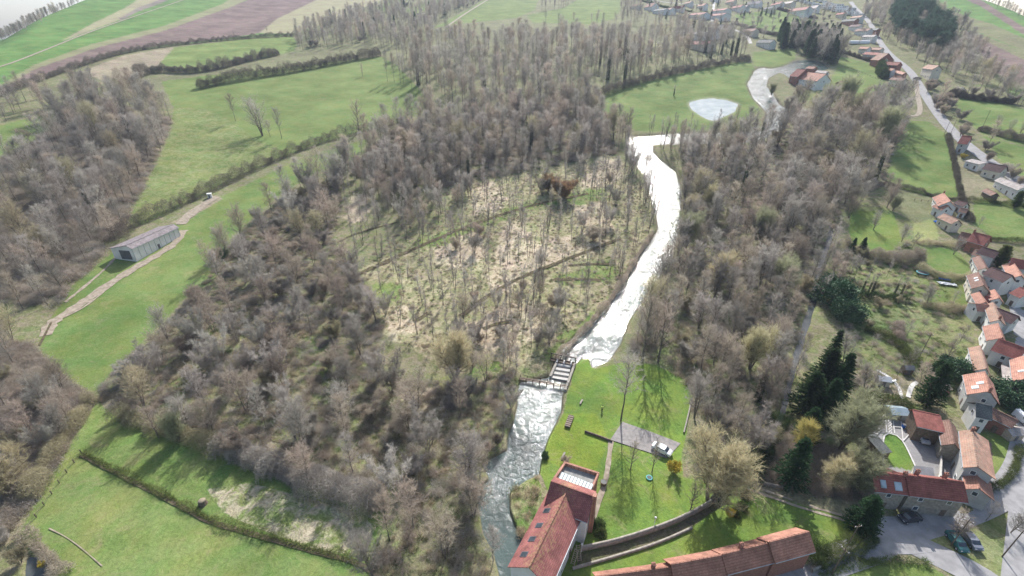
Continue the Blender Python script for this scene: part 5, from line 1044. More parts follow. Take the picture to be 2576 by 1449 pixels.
at('yellowbush', 1692, 1190, 26, 'yellow flowering bush beside the car park'); at('yellowbush', 1832, 1300, 20, 'yellow flowering bush at the end of the curved garden wall', wid=.8); at('yellowbush', 2420, 398, 13, 'yellow flowering bush above the white flat shed', wid=1.4)
at('weeping', 2005, 1140, 92, 'yellow green weeping willow above the dark spruce'); at('spruce0', 1985, 1215, 120, 'dark spruce below the yellow weeping willow', wid=1.5)
at('fir', 2160, 1335, 95, 'dark bushy spruce at the track end beside the long red house', wid=1.2); at('palewillow', 2110, 1130, 150, 'huge pale olive willow left of the courtyard', wid=1.05); at('palewillow', 2140, 1240, 110, 'pale budding willow behind the west stone gable')
at('goldwillow', 2090, 1225, 90, 'olive brown bare willow between the two spruces', wid=1.)
for i, (x, y, h, w) in enumerate(((2088,905,80,1.3), (2062,980,110,1.5), (2098,1000,120,1.4), (2022,1040,110,1.5), (2066,1060,115,1.5), (2022,1110,90,1.3))):
    at('spruce%d' % (i % 2), x, y, h, ['northern tip conifer of the big dark row by the canal', 'canal side conifer below the northern tip of the dark row', 'tallest conifer of the dark row, garden side', 'conifer of the dark row leaning over the canal', 'lower garden side conifer of the dark row', 'southernmost conifer of the big dark row'][i], wid=w)
at('fir', 2330, 1020, 120, 'tall dark spruce leaning over the red sheet roof', wid=.95); at('laurel', 2395, 945, 46, 'dark evergreen beside the skylit orange house', wid=1.2); at('laurel', 2540, 1010, 52, 'dark evergreen mass right of the slate house', wid=1.3); at('laurel', 2530, 905, 30, 'ivy mound under the broad deep red roof'); at('fir', 2345, 960, 60, 'dark conifer between orchard shed and tall spruce', wid=1.3)
at('cypress', 2508, 672, 62, 'large clipped dark cone tree in the village', wid=1.9); at('cypress', 2550, 524, 48, 'large dark round fir in the upper right lawn', wid=1.7)
at('spruce0', 2137, 645, 50, 'left one of two small spruces in the meadow garden', wid=1.2); at('spruce1', 2163, 640, 46, 'right one of two small spruces in the meadow garden', wid=1.1)
at('laurel', 2092, 760, 60, 'glossy green laurel beside the canal, larger', wid=1.1); at('laurel', 2125, 800, 50, 'glossy green laurel below the larger one'); at('laurel', 2080, 715, 30, 'small laurel at the canal bank above the larger one'); at('laurel', 553, 650, 26, 'glossy evergreen bush on the edge of the green strip')
for i, (x, y) in enumerate(((2165,742),(2180,745),(2190,742),(2246,748),(2262,750))): at('ivytall', x, y, 62, NTH[i]+' ivy covered trunk from the west in the middle garden row', group='ivy covered trunks in the middle garden', wid=.6)
for (x, y, h, k, lb) in ((2197,578,52,'fan','vase shaped bare tree on the garden lawn above the two spruces'),(2398,640,50,'fan','golden bare tree beside the small green lawn'),(2268,608,50,'round1','grey bare tree on the left edge of the dry lawn'),(2245,530,40,'palewillow','olive bushy tree at the upper garden corner'),
    (2120,1008-90,90,'fan','bare crooked tree at the top of the bare orchard'),(2170,1000,95,'fan','leaning bare tree in the lower orchard left of the white shed'),(2196,975,60,'young','slim bare tree next to the white roofed shed'),(2285,925,60,'young','bare tree by the dark orchard shed'),(2305,985,80,'round0','bare orchard tree above the greenhouse'),
    (2370,925,80,'oak','broad olive bare tree left of the mottled house chain'),(2245,1005,50,'young','small twisted tree below the white roofed shed'),(2330,770,60,'round1','bare tree on the trampoline lawn'),(2395,765,40,'young','crooked little tree at the rubble edge of the trampoline lawn'),
    (2460,573,34,'young','bare fruit tree on the upper right lawn'),(2400,1350,75,'round0','bare tree on the verge above the parked cars'),(2540,1340,70,'round1','bare tree by the road in the lower right corner'),(2480,1310,60,'young','small bare tree in the middle of the grass triangle'),
    (2508,320,36,'fan','left bare tree of three in the upper right field'),(2538,330,36,'fan','middle bare tree of three in the upper right field'),(2566,335,40,'fan','right bare tree of three in the upper right field'),
    (1850,315,55,'oak','dark pollard with a long low branch on the river bend'),(1895,340,70,'ivytall','ivy clad tree right of the river bend pollard'),(1915,345,66,'ivytall','second ivy clad tree right of the river bend pollard'),(1755,370,60,'fan','slim bare tree on the near river bank below the pond'),
    (400,1100,95,'oak','shadow casting pollard at the top of the lower meadow'),(450,1110,70,'palewillow','bushy pollard right of the top meadow pollard'),(1940,270-30,32,'palewillow','dense bushy tree on the islet of the river loop'),
    (1695,240,28,'ivytall','dark ivy clad stump tree at the corner of the pond meadow'),(2178,270,46,'fan','large bare tree below the orchard meadow, left'),(2200,275,50,'fan','large bare tree below the orchard meadow, right'),(1148,955,110,'goldwillow','golden bare tree in the marsh above the sluice'),(1415,500,48,'russet','rust red bush crown in the upper marsh'),(1380,482,40,'russet','second rust red bush just left of the other'),
    (1330,1000-350,80,'thin1','group of slender stems rising alone from the marsh'),(1490,605,34,'shrub1','dense brown bush hummock in the marsh near the river')):
    at(k, x, y, h, lb, wid={'russet': 1.15, 'oak': .9}.get(k, 1.6 if 'hummock' in lb else 1))
at('ball', 1508, 1322, 13, 'clipped round bush by the mill, upper one', wid=1.2); at('ball', 1510, 1345, 13, 'clipped round bush by the mill, lower one', wid=1.2)
for x, y, lb in ((1876,1250,'clipped ball at the track end of the garden wall'), (1866,1280,'clipped ball next down from the track end'), (1850,1295,'clipped ball nearest the yellow bush')): at('ball', x, y, 13, lb, wid=1.1)
at('laurel', 1372, 1150, 12, 'dark bush at the pool corner of the lawn', wid=.8); at('shrub1', 1420, 1163, 13, 'round rusty shrub at the head of the mill terrace', wid=1.5)

# ------------------------------------------------------------------ woods: the largest in the picture singly, the rest as one woodland
BAN = RIVER+[CANAL, POND, POND2]+[z[0] for z in Z if z[3] <= .5]+[[(300,600),(440,525),(462,580),(330,660),(300,655)],[(2280,1020),(2430,1020),(2560,1000),(2576,1240),(2180,1270),(2160,1160)],[(1370,1155),(1530,1180),(1500,1330),(1400,1470),(1280,1440)],[(2400,600),(2600,600),(2600,1000),(2420,1010),(2440,850)],[(2010,165),(2090,165),(2090,215),(2010,215)]]
hf = lambda r: 1+min(max((r-190)/300, 0), 1)*.62
CAND = []
def scatter(poly, sp, mix, hr_, label, group, jit=.45, ban=True, cat=None):
    W = hit([p[0] for p in poly], [p[1] for p in poly])[:, :2]; x0, y0 = W.min(0); x1, y1 = W.max(0)
    gx = np.arange(x0, x1, sp); gy = np.arange(y0, y1, sp*.87); A, B = np.meshgrid(gx, gy); A = A+(np.arange(len(gy)) % 2)[:, None]*sp/2
    A = (A+rng.uniform(-jit, jit, A.shape)*sp).ravel(); B = (B+rng.uniform(-jit, jit, B.shape)*sp).ravel()
    zz = zt(A, B); px, py, dp = project(A, B, zz); ok = pip(px, py, poly); A, B, px, py, dp = A[ok], B[ok], px[ok], py[ok], dp[ok]
    if ban:
        bad = np.zeros(len(A), bool)
        for q in BAN: bad |= pip(px, py, q)
        A, B, px, py, dp = A[~bad], B[~bad], px[~bad], py[~bad], dp[~bad]
    ks = list(mix); pr = np.array([mix[k] for k in ks], float); pr /= pr.sum(); pick = rng.choice(len(ks), len(A), p=pr); u = rng.random(len(A))
    for i in range(len(A)):
        f = hf(math.hypot(A[i], B[i]))
        if rng.random() > 1/f**1.6: continue
        h = (hr_[0]+(hr_[1]-hr_[0])*u[i])*f; k = ks[pick[i]]
        if k.startswith('shrub'): h *= .42
        if k.startswith('cop'): h *= .8
        inside = -40 < px[i] < 2616 and -10 < py[i] < 1500
        CAND.append((h*FX/dp[i]*(1 if inside else .01), k, float(A[i]), float(B[i]), h, label, group, cat))
TALL = {'tall0': 3, 'tall1': 2, 'tall2': 3}; ALD = {'alder0': 3, 'alder1': 3, 'alder2': 3}; RND = {'round0': 2.5, 'round1': 2.5, 'round2': .6}
scatter([(-60,440),(60,402),(128,330),(140,280),(200,235),(400,240),(434,300),(430,350),(400,420),(332,540),(300,600),(255,650),(165,765),(110,790),(40,790),(-60,760)], 8.6, {**ALD, **TALL, 'round0': 2, 'round1': 2, 'ivytall': .5, 'round2': .6}, (13,17), 'leafless tree in the dense wood left of the field barn', 'trees of the wood left of the field barn')
scatter([(-80,285),(0,262),(60,245),(130,235),(130,280),(60,298),(0,312),(-80,330)], 9, {**ALD, **TALL}, (11,14), 'bare tree in the strip of wood above the far left green field', 'trees above the far left field')
scatter([(-60,850),(30,830),(70,870),(100,925),(150,965),(225,1012),(205,1060),(135,1160),(85,1260),(40,1340),(-60,1420)], 8, {**RND, 'alder0': 1, 'alder2': 1, 'cop1': 1, 'shrub2': 2, 'goldwillow': .6}, (12,15), 'leafless tree in the wood on the lower left edge', 'trees of the lower left wood')
scatter([(10,1350),(60,1350),(70,1400),(50,1449),(-20,1449)], 6, {'shrub2': 2, 'round2': 1, 'shrub0': 1}, (8,11), 'scrubby tree by the small pool in the lower left corner', 'scrub by the lower left pool')
scatter([(960,172),(1010,180),(1070,235),(1120,282),(1300,287),(1500,243),(1600,206),(1840,152),(1870,140),(1840,115),(1700,114),(1560,108),(1400,110),(1200,106),(1120,112),(1100,125),(990,142)], 11, {**TALL, 'alder1': .7, 'ivytall': .5}, (17,21), 'tall bare poplar in the plantation across the valley', 'poplars of the valley plantation')
scatter([(925,365),(1010,312),(1110,282),(1300,288),(1490,250),(1520,310),(1580,345),(1558,385),(1480,402),(1330,420),(1200,445),(1100,475),(950,485),(865,470),(860,430)], 9, {**RND, **ALD, 'tall0': 1.5, 'ivytall': .5}, (14,18), 'bare tree in the dense wood above the marsh', 'trees of the wood above the marsh')
CW = [(855,440),(860,520),(835,600),(900,690),(950,750),(960,830),(940,920),(1000,960),(1150,965),(1300,930),(1300,1000),(1268,1080),(1208,1150),(1190,1240),(1200,1330),(1238,1500),(920,1500),(962,1300),(900,1262),(700,1200),(560,1130),(450,1095),(350,1062),(250,1012),(262,955),(340,890),(420,815),(505,720),(600,600),(640,560),(720,490)]
scatter(CW, 11, {**RND, 'alder0': 1, 'alder1': 1, 'cop0': 3, 'cop1': 1.2, 'shrub0': 1.5, 'shrub1': 1.5, 'shrub2': 1, 'shrub3': .7}, (13,18), 'leafless tree or tall scrub in the wet wood between green strip and river', 'trees of the wet wood left of the river')
scatter([(1195,1160),(1250,1140),(1280,1090),(1268,1080),(1200,1150)], 5, {'cop1': 1, 'shrub1': 1}, (8,10), 'pale scrub overhanging the left bank of the mill pool', 'scrub over the mill pool bank', ban=False)
scatter([(870,480),(1130,460),(1560,392),(1640,500),(1645,590),(1560,720),(1420,860),(1300,940),(1150,940),(970,850),(960,740),(910,680),(860,600)], 11, {'thin0': 3, 'thin1': 3, 'shrub1': .35, 'alder0': .7, 'cop0': .3}, (11,16), 'slender bare tree or bush scattered through the open marsh', 'slender trees of the open marsh')
RW = [(1722,372),(1800,372),(1900,350),(1960,330),(1985,285),(2100,268),(2285,270),(2284,330),(2255,380),(2240,462),(2135,500),(2105,560),(2080,640),(2050,720),(2030,830),(1995,900),(1965,1040),(1925,1120),(1880,1180),(1745,1120),(1742,1000),(1650,915),(1590,880),(1590,860),(1622,770),(1682,690),(1718,600),(1722,430)]
scatter(RW, 10, {**RND, **ALD, 'cop0': 1, 'palewillow': .25, 'goldwillow': .2, 'shrub0': .7, 'shrub2': .8, 'ivytall': .35}, (15,19.5), 'leafless tree in the wood between the river and the canal', 'trees of the wood right of the river')
scatter([(2100,560),(2140,500),(2235,470),(2245,530),(2150,520),(2125,600),(2130,690),(2090,740),(2075,690)], 7.5, {**ALD, **RND}, (9,12), 'leafless tree on the garden side of the canal', 'trees beside the canal gardens')
scatter([(2120,640),(2300,610),(2320,690),(2310,780),(2250,800),(2140,730)], 10, {'alder0': 1, 'young': 2, 'shrub0': 1, 'shrub2': 1, 'thin0': 1}, (7,10), 'spindly bare tree in the overgrown middle gardens', 'trees of the overgrown middle gardens')
scatter([(2140,800),(2290,800),(2420,840),(2400,960),(2290,990),(2150,930)], 12, {'young': 3, 'shrub2': 1, 'thin0': 1}, (6,8), 'small bare fruit tree in the vegetable gardens', 'fruit trees of the vegetable gardens')
scatter([(2225,75),(2245,30),(2300,18),(2330,50),(2372,88),(2388,122),(2370,148),(2330,142),(2270,110)], 9.5, {'pine0': 1, 'pine1': 1}, (15,18), 'dark pine in the evergreen wood on the east slope', 'pines of the east slope', ban=False)
scatter([(2160,30),(2225,0),(2306,-5),(2400,50),(2430,80),(2500,185),(2576,215),(2640,240),(2640,300),(2540,255),(2400,215),(2300,150),(2238,118)], 9.5, {**RND, **ALD}, (9,12), 'bare tree in the brown scrub wood covering the east slope', 'trees of the east slope scrub wood')
scatter([(2322,205),(2365,208),(2440,300),(2510,395),(2600,450),(2640,520),(2576,490),(2480,420),(2400,335),(2350,270)], 8, {'shrub0': 1, 'shrub1': 2, 'alder1': .6}, (9,12), 'reddish brown bush in the strip climbing beside the main road', 'bushes of the roadside strip')
scatter([(2390,225),(2560,255),(2600,300),(2560,270),(2400,240)], 8, {'shrub0': 1, 'alder0': .5}, (9,11), 'bush in the hedge row under the chalet', 'bushes under the chalet')
scatter([(742,92),(752,128),(940,112),(960,130),(1090,100),(1100,62),(1180,20),(1250,-15),(1140,-10),(1010,12),(900,35),(800,60)], 10, {**TALL, **ALD, 'spruce0': .5, 'shrub0': 1}, (12,15), 'bare tree in the mixed wood under the pale upper field', 'trees of the mixed wood under the pale field')
scatter([(1350,30),(1420,0),(1500,-20),(1600,-20),(1620,60),(1720,60),(1740,80),(1560,62),(1430,68),(1360,62)], 13, {**TALL, 'alder0': 1}, (10,14), 'bare tree between the upper meadow and the far village', 'trees of the upper meadow')
scatter([(1610,0),(1850,0),(1980,-10),(2100,20),(2180,60),(2180,110),(2110,130),(2060,100),(1840,100),(1700,85),(1610,40)], 22, {'alder0': 2, 'round1': 2, 'spruce0': .8, 'shrub0': 1}, (7,10), 'garden tree among the houses of the far village', 'garden trees of the far village', ban=False)
scatter([(1700,60),(1860,105),(1890,130),(1870,150),(1700,110)], 12, {'ivytall': 1, 'tall0': 2, 'alder1': 1}, (14,17), 'ivied bare tree at the village end of the plantation', 'trees at the village end of the plantation')
scatter([(1960,100),(2010,92),(2100,120),(2110,170),(2060,165),(2010,130),(1965,125)], 9, {'spruce0': 2, 'spruce1': 2, 'round1': 2, 'fir': 1}, (14,18), 'dark conifer or bare tree clump above the river loop', 'conifer clump above the river loop', ban=False)
scatter([(1965,118),(2010,112),(2012,122),(1968,128)], 7, {'spruce1': 1}, (12,14), 'dark conifer in the clipped row by the village bungalow', 'conifers in the row by the bungalow', ban=False)
scatter([(-80,112),(0,88),(60,58),(110,32),(170,2),(200,-15),(215,5),(150,40),(90,75),(0,118),(-80,150)], 14, {**ALD, 'round1': 1}, (6,9), 'tree on the far left skyline', 'trees on the far left skyline', ban=False)
scatter([(2450,-10),(2500,2),(2576,40),(2640,80),(2640,95),(2576,55),(2480,12)], 15, {**ALD}, (5,8), 'tree in the hedge near the far right skyline', 'trees near the far right skyline', ban=False)
scatter([(1600,330),(1720,335),(1860,350),(1850,375),(1720,372),(1650,380)], 12, {'thin0': 1, 'thin1': 1}, (11,14), 'slender bare tree on the bank of the cross flowing river stretch', 'trees on the cross flowing river bank', ban=False)
scatter([(1570,400),(1600,420),(1632,470),(1648,540),(1648,570),(1590,655),(1560,700),(1545,690),(1630,570),(1600,460)], 8, {'thin0': 2, 'thin1': 2, 'cop0': .5}, (11,14), 'slender bare tree lining the left river bank', 'trees lining the left river bank')
scatter([(2090,590),(2105,590),(2080,680),(2062,770),(2030,870),(2000,975),(1985,975),(2015,868),(2045,765),(2066,680)], 7, {'alder0': 2, 'alder1': 2, 'thin1': 1}, (9,13), 'tree', 'trees overhanging the canal', ban=False)
scatter([(1560,345),(1582,345),(1590,390),(1630,442),(1648,500),(1630,500),(1600,450),(1565,400)], 6, {'thin0': 1, 'thin1': 2, 'tall1': 1}, (11,14), 'x', 'trees at the narrow river bend', ban=False)
scatter([(1650,362),(1740,362),(1735,430),(1715,520),(1716,470),(1705,425),(1668,398)], 7, {'thin1': 1, 'alder1': 1, 'tall0': 1}, (12,15), 'x', 'trees at the narrow river bend', ban=False)
scatter([(1275,965),(1308,955),(1300,1015),(1290,1060),(1276,1092),(1274,1130),(1230,1158),(1212,1165),(1225,1205),(1196,1232),(1205,1300),(1215,1340),(1240,1385),(1250,1449),(1225,1449),(1190,1340),(1180,1230),(1200,1150),(1250,1120),(1262,1060)], 5.5, {'alder0': 2, 'alder2': 2, 'cop0': 2, 'round0': 1}, (9,12), 'x', 'trees overhanging the left bank below the weir', ban=False)
scatter([(850,430),(1000,455),(1180,440),(1185,490),(1100,560),(1010,600),(950,560),(900,470),(850,470)], 10, {'round0': 2, 'round1': 2, 'cop1': 1, 'alder0': 1}, (10,14), 'x', 'scrub at the north edge of the marsh')
scatter([(1180,760),(1290,720),(1400,730),(1420,800),(1390,880),(1300,950),(1170,950),(1140,850)], 9, {'alder0': 1, 'cop0': 2, 'round0': 1, 'thin1': 2, 'shrub1': 1}, (9,13), 'x', 'scrub at the south edge of the marsh')
CAND.sort(key=lambda c: -c[0])
manual = len([o for o in C.objects if o.get('category') == 'tree'])
cnt = {'tree': manual, 'shrub': 20, 'conifer': 30, 'pine tree': 0}; REST = []
catof = lambda k: 'shrub' if k.startswith('shrub') else 'conifer' if k[:3] in ('spr', 'fir') else 'pine tree' if k[:4] == 'pine' else 'tree'
LIM = {'tree': 297, 'shrub': 150, 'conifer': 120, 'pine tree': 90}
LAND = [(380,600,'the field barn'),(529,497,'the tiny white hut'),(655,340,'the meadow tree trio'),(230,750,'the dirt track bend'),(553,650,'the evergreen bush'),(511,1268,'the dark stump'),(400,1100,'the shadow casting pollard'),
 (1340,1080,'the mill pool'),(1368,965,'the footbridge'),(1416,911,'the sluice'),(1415,490,'the rust red bushes'),(1650,430,'the narrow river bend'),(1790,275,'the white pond'),(1940,240,'the river islet'),(2050,190,'the river loop farmhouse'),(1380,1330,'the mill'),(1620,1110,'the car park'),
 (1148,955,'the golden marsh tree'),(95,1420,'the lower left pool'),(60,340,'the far left field'),(750,1300,'the reedy meadow patch'),(300,170,'the tan scrub slope'),(2050,770,'the canal middle'),(2050,980,'the big dark conifer row'),(2092,740,'the glossy laurels'),(2330,400,'the large right field'),
 (2319,686,'the trampoline'),(2217,966,'the white roofed shed'),(2200,580,'the garden lawn'),(2312,900,'the tall garden pole'),(2315,270,'the track loop'),(2380,345,'the twin road poles'),(2421,222,'the A frame chalet'),(2345,165,'the terraced hillside house'),(2538,330,'the three upper right trees'),
 (1950,60,'the village green'),(1818,62,'the blue grey village house'),(650,85,'the lone hedge tree'),(904,335,'the gnarled hedge tree'),(1010,210,'the poplar row'),(1490,605,'the brown marsh hummock'),(1670,640,'the widest white river reach'),(1050,620,'the upper marsh ditch'),(1240,740,'the lower marsh ditch'),
 (240,1000,'the green strip tip'),(105,880,'the green strip west corner'),(420,820,'the green strip east edge'),(1900,1215,'the farm track end'),(2300,80,'the pine wood edge'),(1300,170,'the plantation middle'),(850,130,'the wide hedge band'),(1780,180,'the pond meadow top'),(2105,1190,'the olive willow'),(70,60,'the far left skyline'),(2540,30,'the far right skyline'),(1470,30,'the upper meadow'),(700,1000,'the wet wood middle'),(1850,800,'the canal wood middle'),(1950,450,'the canal wood north end'),(200,350,'the left wood north end'),(60,1000,'the lower left wood middle'),(120,620,'the left wood middle'),(1200,350,'the upper marsh wood middle'),(1050,1250,'the mill stream')]
FORM = {'tall': 'straight bare tree', 'alder': 'oval crowned bare tree', 'round': 'spreading bare tree', 'thin': 'slender bare tree', 'cop': 'many stemmed coppice', 'goldwillow': 'golden willow', 'palewillow': 'pale budding willow', 'shrub': 'bare bush', 'ivytall': 'ivy clad tree', 'spruce': 'spruce', 'fir': 'bushy fir', 'pine': 'pine', 'young': 'small garden tree'}
TONE = {'twigs grey brown': 'grey', 'twigs warm brown': 'brown', 'twigs olive': 'olive', 'twigs silver': 'silvery', 'needles': 'dark', 'pine needles': 'dark'}
SEL = []
for c in CAND:
    ct = catof(c[1])
    if cnt[ct] < LIM[ct] and c[0] > 2: cnt[ct] += 1; SEL.append(c)
    else: REST.append(c)
fam = {}
for c in SEL:
    u, v, _ = project(c[2], c[3], gz(c[2], c[3])); u, v = float(u), float(v)
    l = min(LAND, key=lambda l: (l[0]-u)**2+((l[1]-v)*1.3)**2); dx, dy = u-l[0], (v-l[1])*1.3; rel = ('right of' if dx > 0 else 'left of') if abs(dx) > abs(dy) else ('in front of' if dy > 0 else 'behind')
    form = next(FORM[k] for k in FORM if c[1].startswith(k)); tone = TONE.get(PROTO[c[1]][2].materials[0].name, ''); fam.setdefault((tone+' '+form).strip()+' '+rel+' '+l[2], []).append((dx*dx+dy*dy, c))
for lb, mem in fam.items():
    mem.sort(key=lambda m: m[0])
    for i, (_, c) in enumerate(mem):
        full = lb if len(mem) == 1 else lb+', '+('nearest' if i == 0 else ORD[min(i, 39)]+' nearest')+' to it'
        full = full.replace(' to it', '') if len(full.split()) > 16 else full
        gr = {'shrub': 'bushes among the ', 'conifer': 'conifers among the '}.get(catof(c[1]), '')+c[6]
        place(c[1], c[2], c[3], c[4], full, cat=catof(c[1]), group=gr, wid=rnd.uniform(.85, 1.2))
def field(name, pts, kind_keys, parts, label):
    """points with a kind, a turn and a size each; every kind instances the meshes of one tree of the scene"""
    me = bpy.data.meshes.new(name); me.vertices.add(len(pts)); me.vertices.foreach_set('co', np.array([(p[0], p[1], p[2]) for p in pts], np.float32).ravel())
    for nm, ty, vals in (('kind_id', 'INT', [p[3] for p in pts]), ('turn', 'FLOAT', [p[4] for p in pts]), ('size', 'FLOAT', [p[5] for p in pts])):
        a = me.attributes.new(nm, ty, 'POINT'); a.data.foreach_set('value', vals)
    o = tag(link(name, me), label, 'woodland' if name == 'woodland' else 'ground cover', kind='stuff'); ng = bpy.data.node_groups.new(name, 'GeometryNodeTree'); ng.interface.new_socket('Geometry', in_out='INPUT', socket_type='NodeSocketGeometry'); ng.interface.new_socket('Geometry', in_out='OUTPUT', socket_type='NodeSocketGeometry')
    gi = N(ng, 'NodeGroupInput'); go = N(ng, 'NodeGroupOutput'); J = N(ng, 'GeometryNodeJoinGeometry'); L = ng.links.new
    def attr(nm, t): n = N(ng, 'GeometryNodeInputNamedAttribute', data_type=t); n.inputs[0].default_value = nm; return n.outputs[0]
    kid, turn, size = attr('kind_id', 'INT'), attr('turn', 'FLOAT'), attr('size', 'FLOAT'); cx_ = N(ng, 'ShaderNodeCombineXYZ'); L(turn, cx_.inputs[2])
    for i, k in enumerate(kind_keys):
        jj = N(ng, 'GeometryNodeJoinGeometry')
        for ob in parts[k]: oi = N(ng, 'GeometryNodeObjectInfo'); oi.inputs['Object'].default_value = ob; L(oi.outputs['Geometry'], jj.inputs[0])
        cm = N(ng, 'FunctionNodeCompare', data_type='INT', operation='EQUAL'); L(kid, cm.inputs[2]); cm.inputs[3].default_value = i
        ip = N(ng, 'GeometryNodeInstanceOnPoints'); L(gi.outputs[0], ip.inputs['Points']); L(cm.outputs[0], ip.inputs['Selection']); L(jj.outputs[0], ip.inputs['Instance']); L(cx_.outputs[0], ip.inputs['Rotation']); L(size, ip.inputs['Scale']); L(ip.outputs[0], J.inputs[0])
    L(J.outputs[0], go.inputs[0]); o.modifiers.new('spread', 'NODES').node_group = ng; return o
keys = [k for k in dict.fromkeys(c[1] for c in REST) if k in first]
field('woodland', [(c[2], c[3], gz(c[2], c[3])-.1, keys.index(c[1]), rnd.random()*6.28, c[4]/base_h[c[1]]*rnd.uniform(.9, 1.12)) for c in REST if c[1] in keys], keys, {k: first[k][1] for k in keys}, 'bare woods that run together across the valley and its slopes')

# low growth: dry reed clumps, grass tufts and brambles
def clump(seed, n, h, w, sp):
    g = np.random.default_rng(seed); P = np.stack([g.normal(size=n)*sp, g.normal(size=n)*sp, np.zeros(n)-.1], -1); D = unit(np.stack([g.normal(size=n)*.5, g.normal(size=n)*.5, np.ones(n)], -1)); return tris(P, D, h*(.5+.7*g.random(n)), w)
def bramble(seed):
    g = np.random.default_rng(seed); n = 420; P = g.normal(size=(n, 3))*[.75, .75, .35]+[0, 0, .4]; D = unit(g.normal(size=(n, 3))+[0, 0, .5]); return tris(P, D, .5+.5*g.random(n), .05)
LOW = {}
for k, gm, mt, nm, lb, px, py in (('reed', clump(1, 160, 1.1, .07, .55), 'reed', 'reed_clump', 'single dry reed clump at the open marsh edge by the river', 1600, 640), ('tuft', clump(2, 120, .55, .08, .5), 'tuft', 'grass_tuft', 'single green tussock beside the marsh footpath', 1530, 500), ('bram', bramble(3), 'twig_brown', 'bramble', 'single brown bramble beside the sluice on the wood side', 1350, 925), ('bram2', bramble(4), 'twig_grey', 'bramble', 'single grey bramble left of the footbridge', 1290, 940)):
    o = tag(link(nm, mesh_np(nm, gm[0], gm[1], M[mt])), lb, 'plant'); o.location = gp(px, py); LOW[k] = [o]
def lowpts(poly, n, w, sz):
    W = hit([p[0] for p in poly], [p[1] for p in poly])[:, :2]; x0, y0 = W.min(0); x1, y1 = W.max(0); A = rng.uniform(x0, x1, n*4); B = rng.uniform(y0, y1, n*4); px, py, dp = project(A, B, zt(A, B)); ok = pip(px, py, poly)
    for q in RIVER+[CANAL]+[z[0] for z in Z if z[3] < .6]: ok &= ~pip(px, py, q)
    A, B = A[ok][:n], B[ok][:n]; K = rng.choice(4, len(A), p=w); zc_ = zt(A, B); S = rng.uniform(sz[0], sz[1], len(A))
    return [(A[i], B[i], zc_[i], int(K[i]), rnd.random()*6.28, float(S[i])) for i in range(len(A))]
LP = []
OM = [(1100,470),(1560,392),(1640,500),(1645,590),(1560,720),(1420,860),(1300,940),(1150,940),(960,840),(950,740),(900,680)]
LP += lowpts(OM, 5000, [.42, .4, .1, .08], (.35, .8)); LP += lowpts(CW, 7000, [.3, .3, .2, .2], (.5, 1.3)); LP += lowpts(RW, 6000, [.15, .3, .3, .25], (.5, 1.5))
LP += lowpts([(-60,440),(128,330),(200,235),(434,300),(330,540),(165,765),(-60,760)], 4000, [.1, .1, .5, .3], (1, 2.2)); LP += lowpts([(-60,850),(70,870),(225,1012),(85,1260),(-60,1420)], 2500, [.15, .25, .35, .25], (.8, 1.6))
LP += lowpts([(2120,640),(2320,600),(2440,850),(2400,980),(2150,980),(2100,760)], 1200, [.1, .75, .1, .05], (.5, 1.1)); LP += lowpts([(520,1230),(760,1250),(940,1320),(925,1400),(650,1330)], 1800, [.6, .4, 0, 0], (.4, .8)); LP += lowpts([(860,440),(1010,312),(1490,250),(1558,385),(1100,475)], 3000, [.1, .2, .4, .3], (1, 2.2))
LP += lowpts([(1890,1215),(1990,1080),(2170,1160),(2170,1260)], 900, [.2, .35, .3, .15], (.6, 1.3)); LP += lowpts([(1283,1235),(1350,1200),(1350,1290),(1310,1350)], 45, [.5, .5, 0, 0], (.6, 1.2))
field('undergrowth', LP, list(LOW), LOW, 'dry reeds, tussocks and brambles under and between the trees')

# ------------------------------------------------------------------ hedges
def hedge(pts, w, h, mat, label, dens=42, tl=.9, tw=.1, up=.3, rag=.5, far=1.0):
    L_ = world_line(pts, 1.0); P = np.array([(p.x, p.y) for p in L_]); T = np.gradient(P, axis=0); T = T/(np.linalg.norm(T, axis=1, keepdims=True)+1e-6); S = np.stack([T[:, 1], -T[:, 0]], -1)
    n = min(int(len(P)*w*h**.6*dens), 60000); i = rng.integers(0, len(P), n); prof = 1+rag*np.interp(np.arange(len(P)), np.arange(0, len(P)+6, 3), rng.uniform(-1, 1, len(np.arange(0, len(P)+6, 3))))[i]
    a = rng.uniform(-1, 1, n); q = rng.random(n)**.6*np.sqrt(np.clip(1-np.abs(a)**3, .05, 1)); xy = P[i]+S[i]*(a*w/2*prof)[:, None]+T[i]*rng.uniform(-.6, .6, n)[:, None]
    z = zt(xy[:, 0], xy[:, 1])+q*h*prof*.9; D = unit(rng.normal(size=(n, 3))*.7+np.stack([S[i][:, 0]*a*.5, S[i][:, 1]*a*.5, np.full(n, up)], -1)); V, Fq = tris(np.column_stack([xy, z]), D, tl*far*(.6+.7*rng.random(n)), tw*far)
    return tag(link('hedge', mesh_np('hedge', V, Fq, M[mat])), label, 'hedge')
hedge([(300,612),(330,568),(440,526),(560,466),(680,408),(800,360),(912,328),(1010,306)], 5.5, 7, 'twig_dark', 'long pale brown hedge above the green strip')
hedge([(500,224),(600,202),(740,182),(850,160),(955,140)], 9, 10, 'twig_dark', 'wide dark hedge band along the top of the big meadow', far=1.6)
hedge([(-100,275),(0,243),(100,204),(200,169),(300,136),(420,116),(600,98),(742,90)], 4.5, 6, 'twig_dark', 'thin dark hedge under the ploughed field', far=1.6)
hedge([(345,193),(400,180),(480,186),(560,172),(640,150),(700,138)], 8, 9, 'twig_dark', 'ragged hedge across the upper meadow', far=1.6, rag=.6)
hedge([(1500,246),(1600,212),(1700,186),(1800,166),(1885,152)], 6, 8, 'twig_dark', 'hedge along the top of the pond meadow', far=1.4)
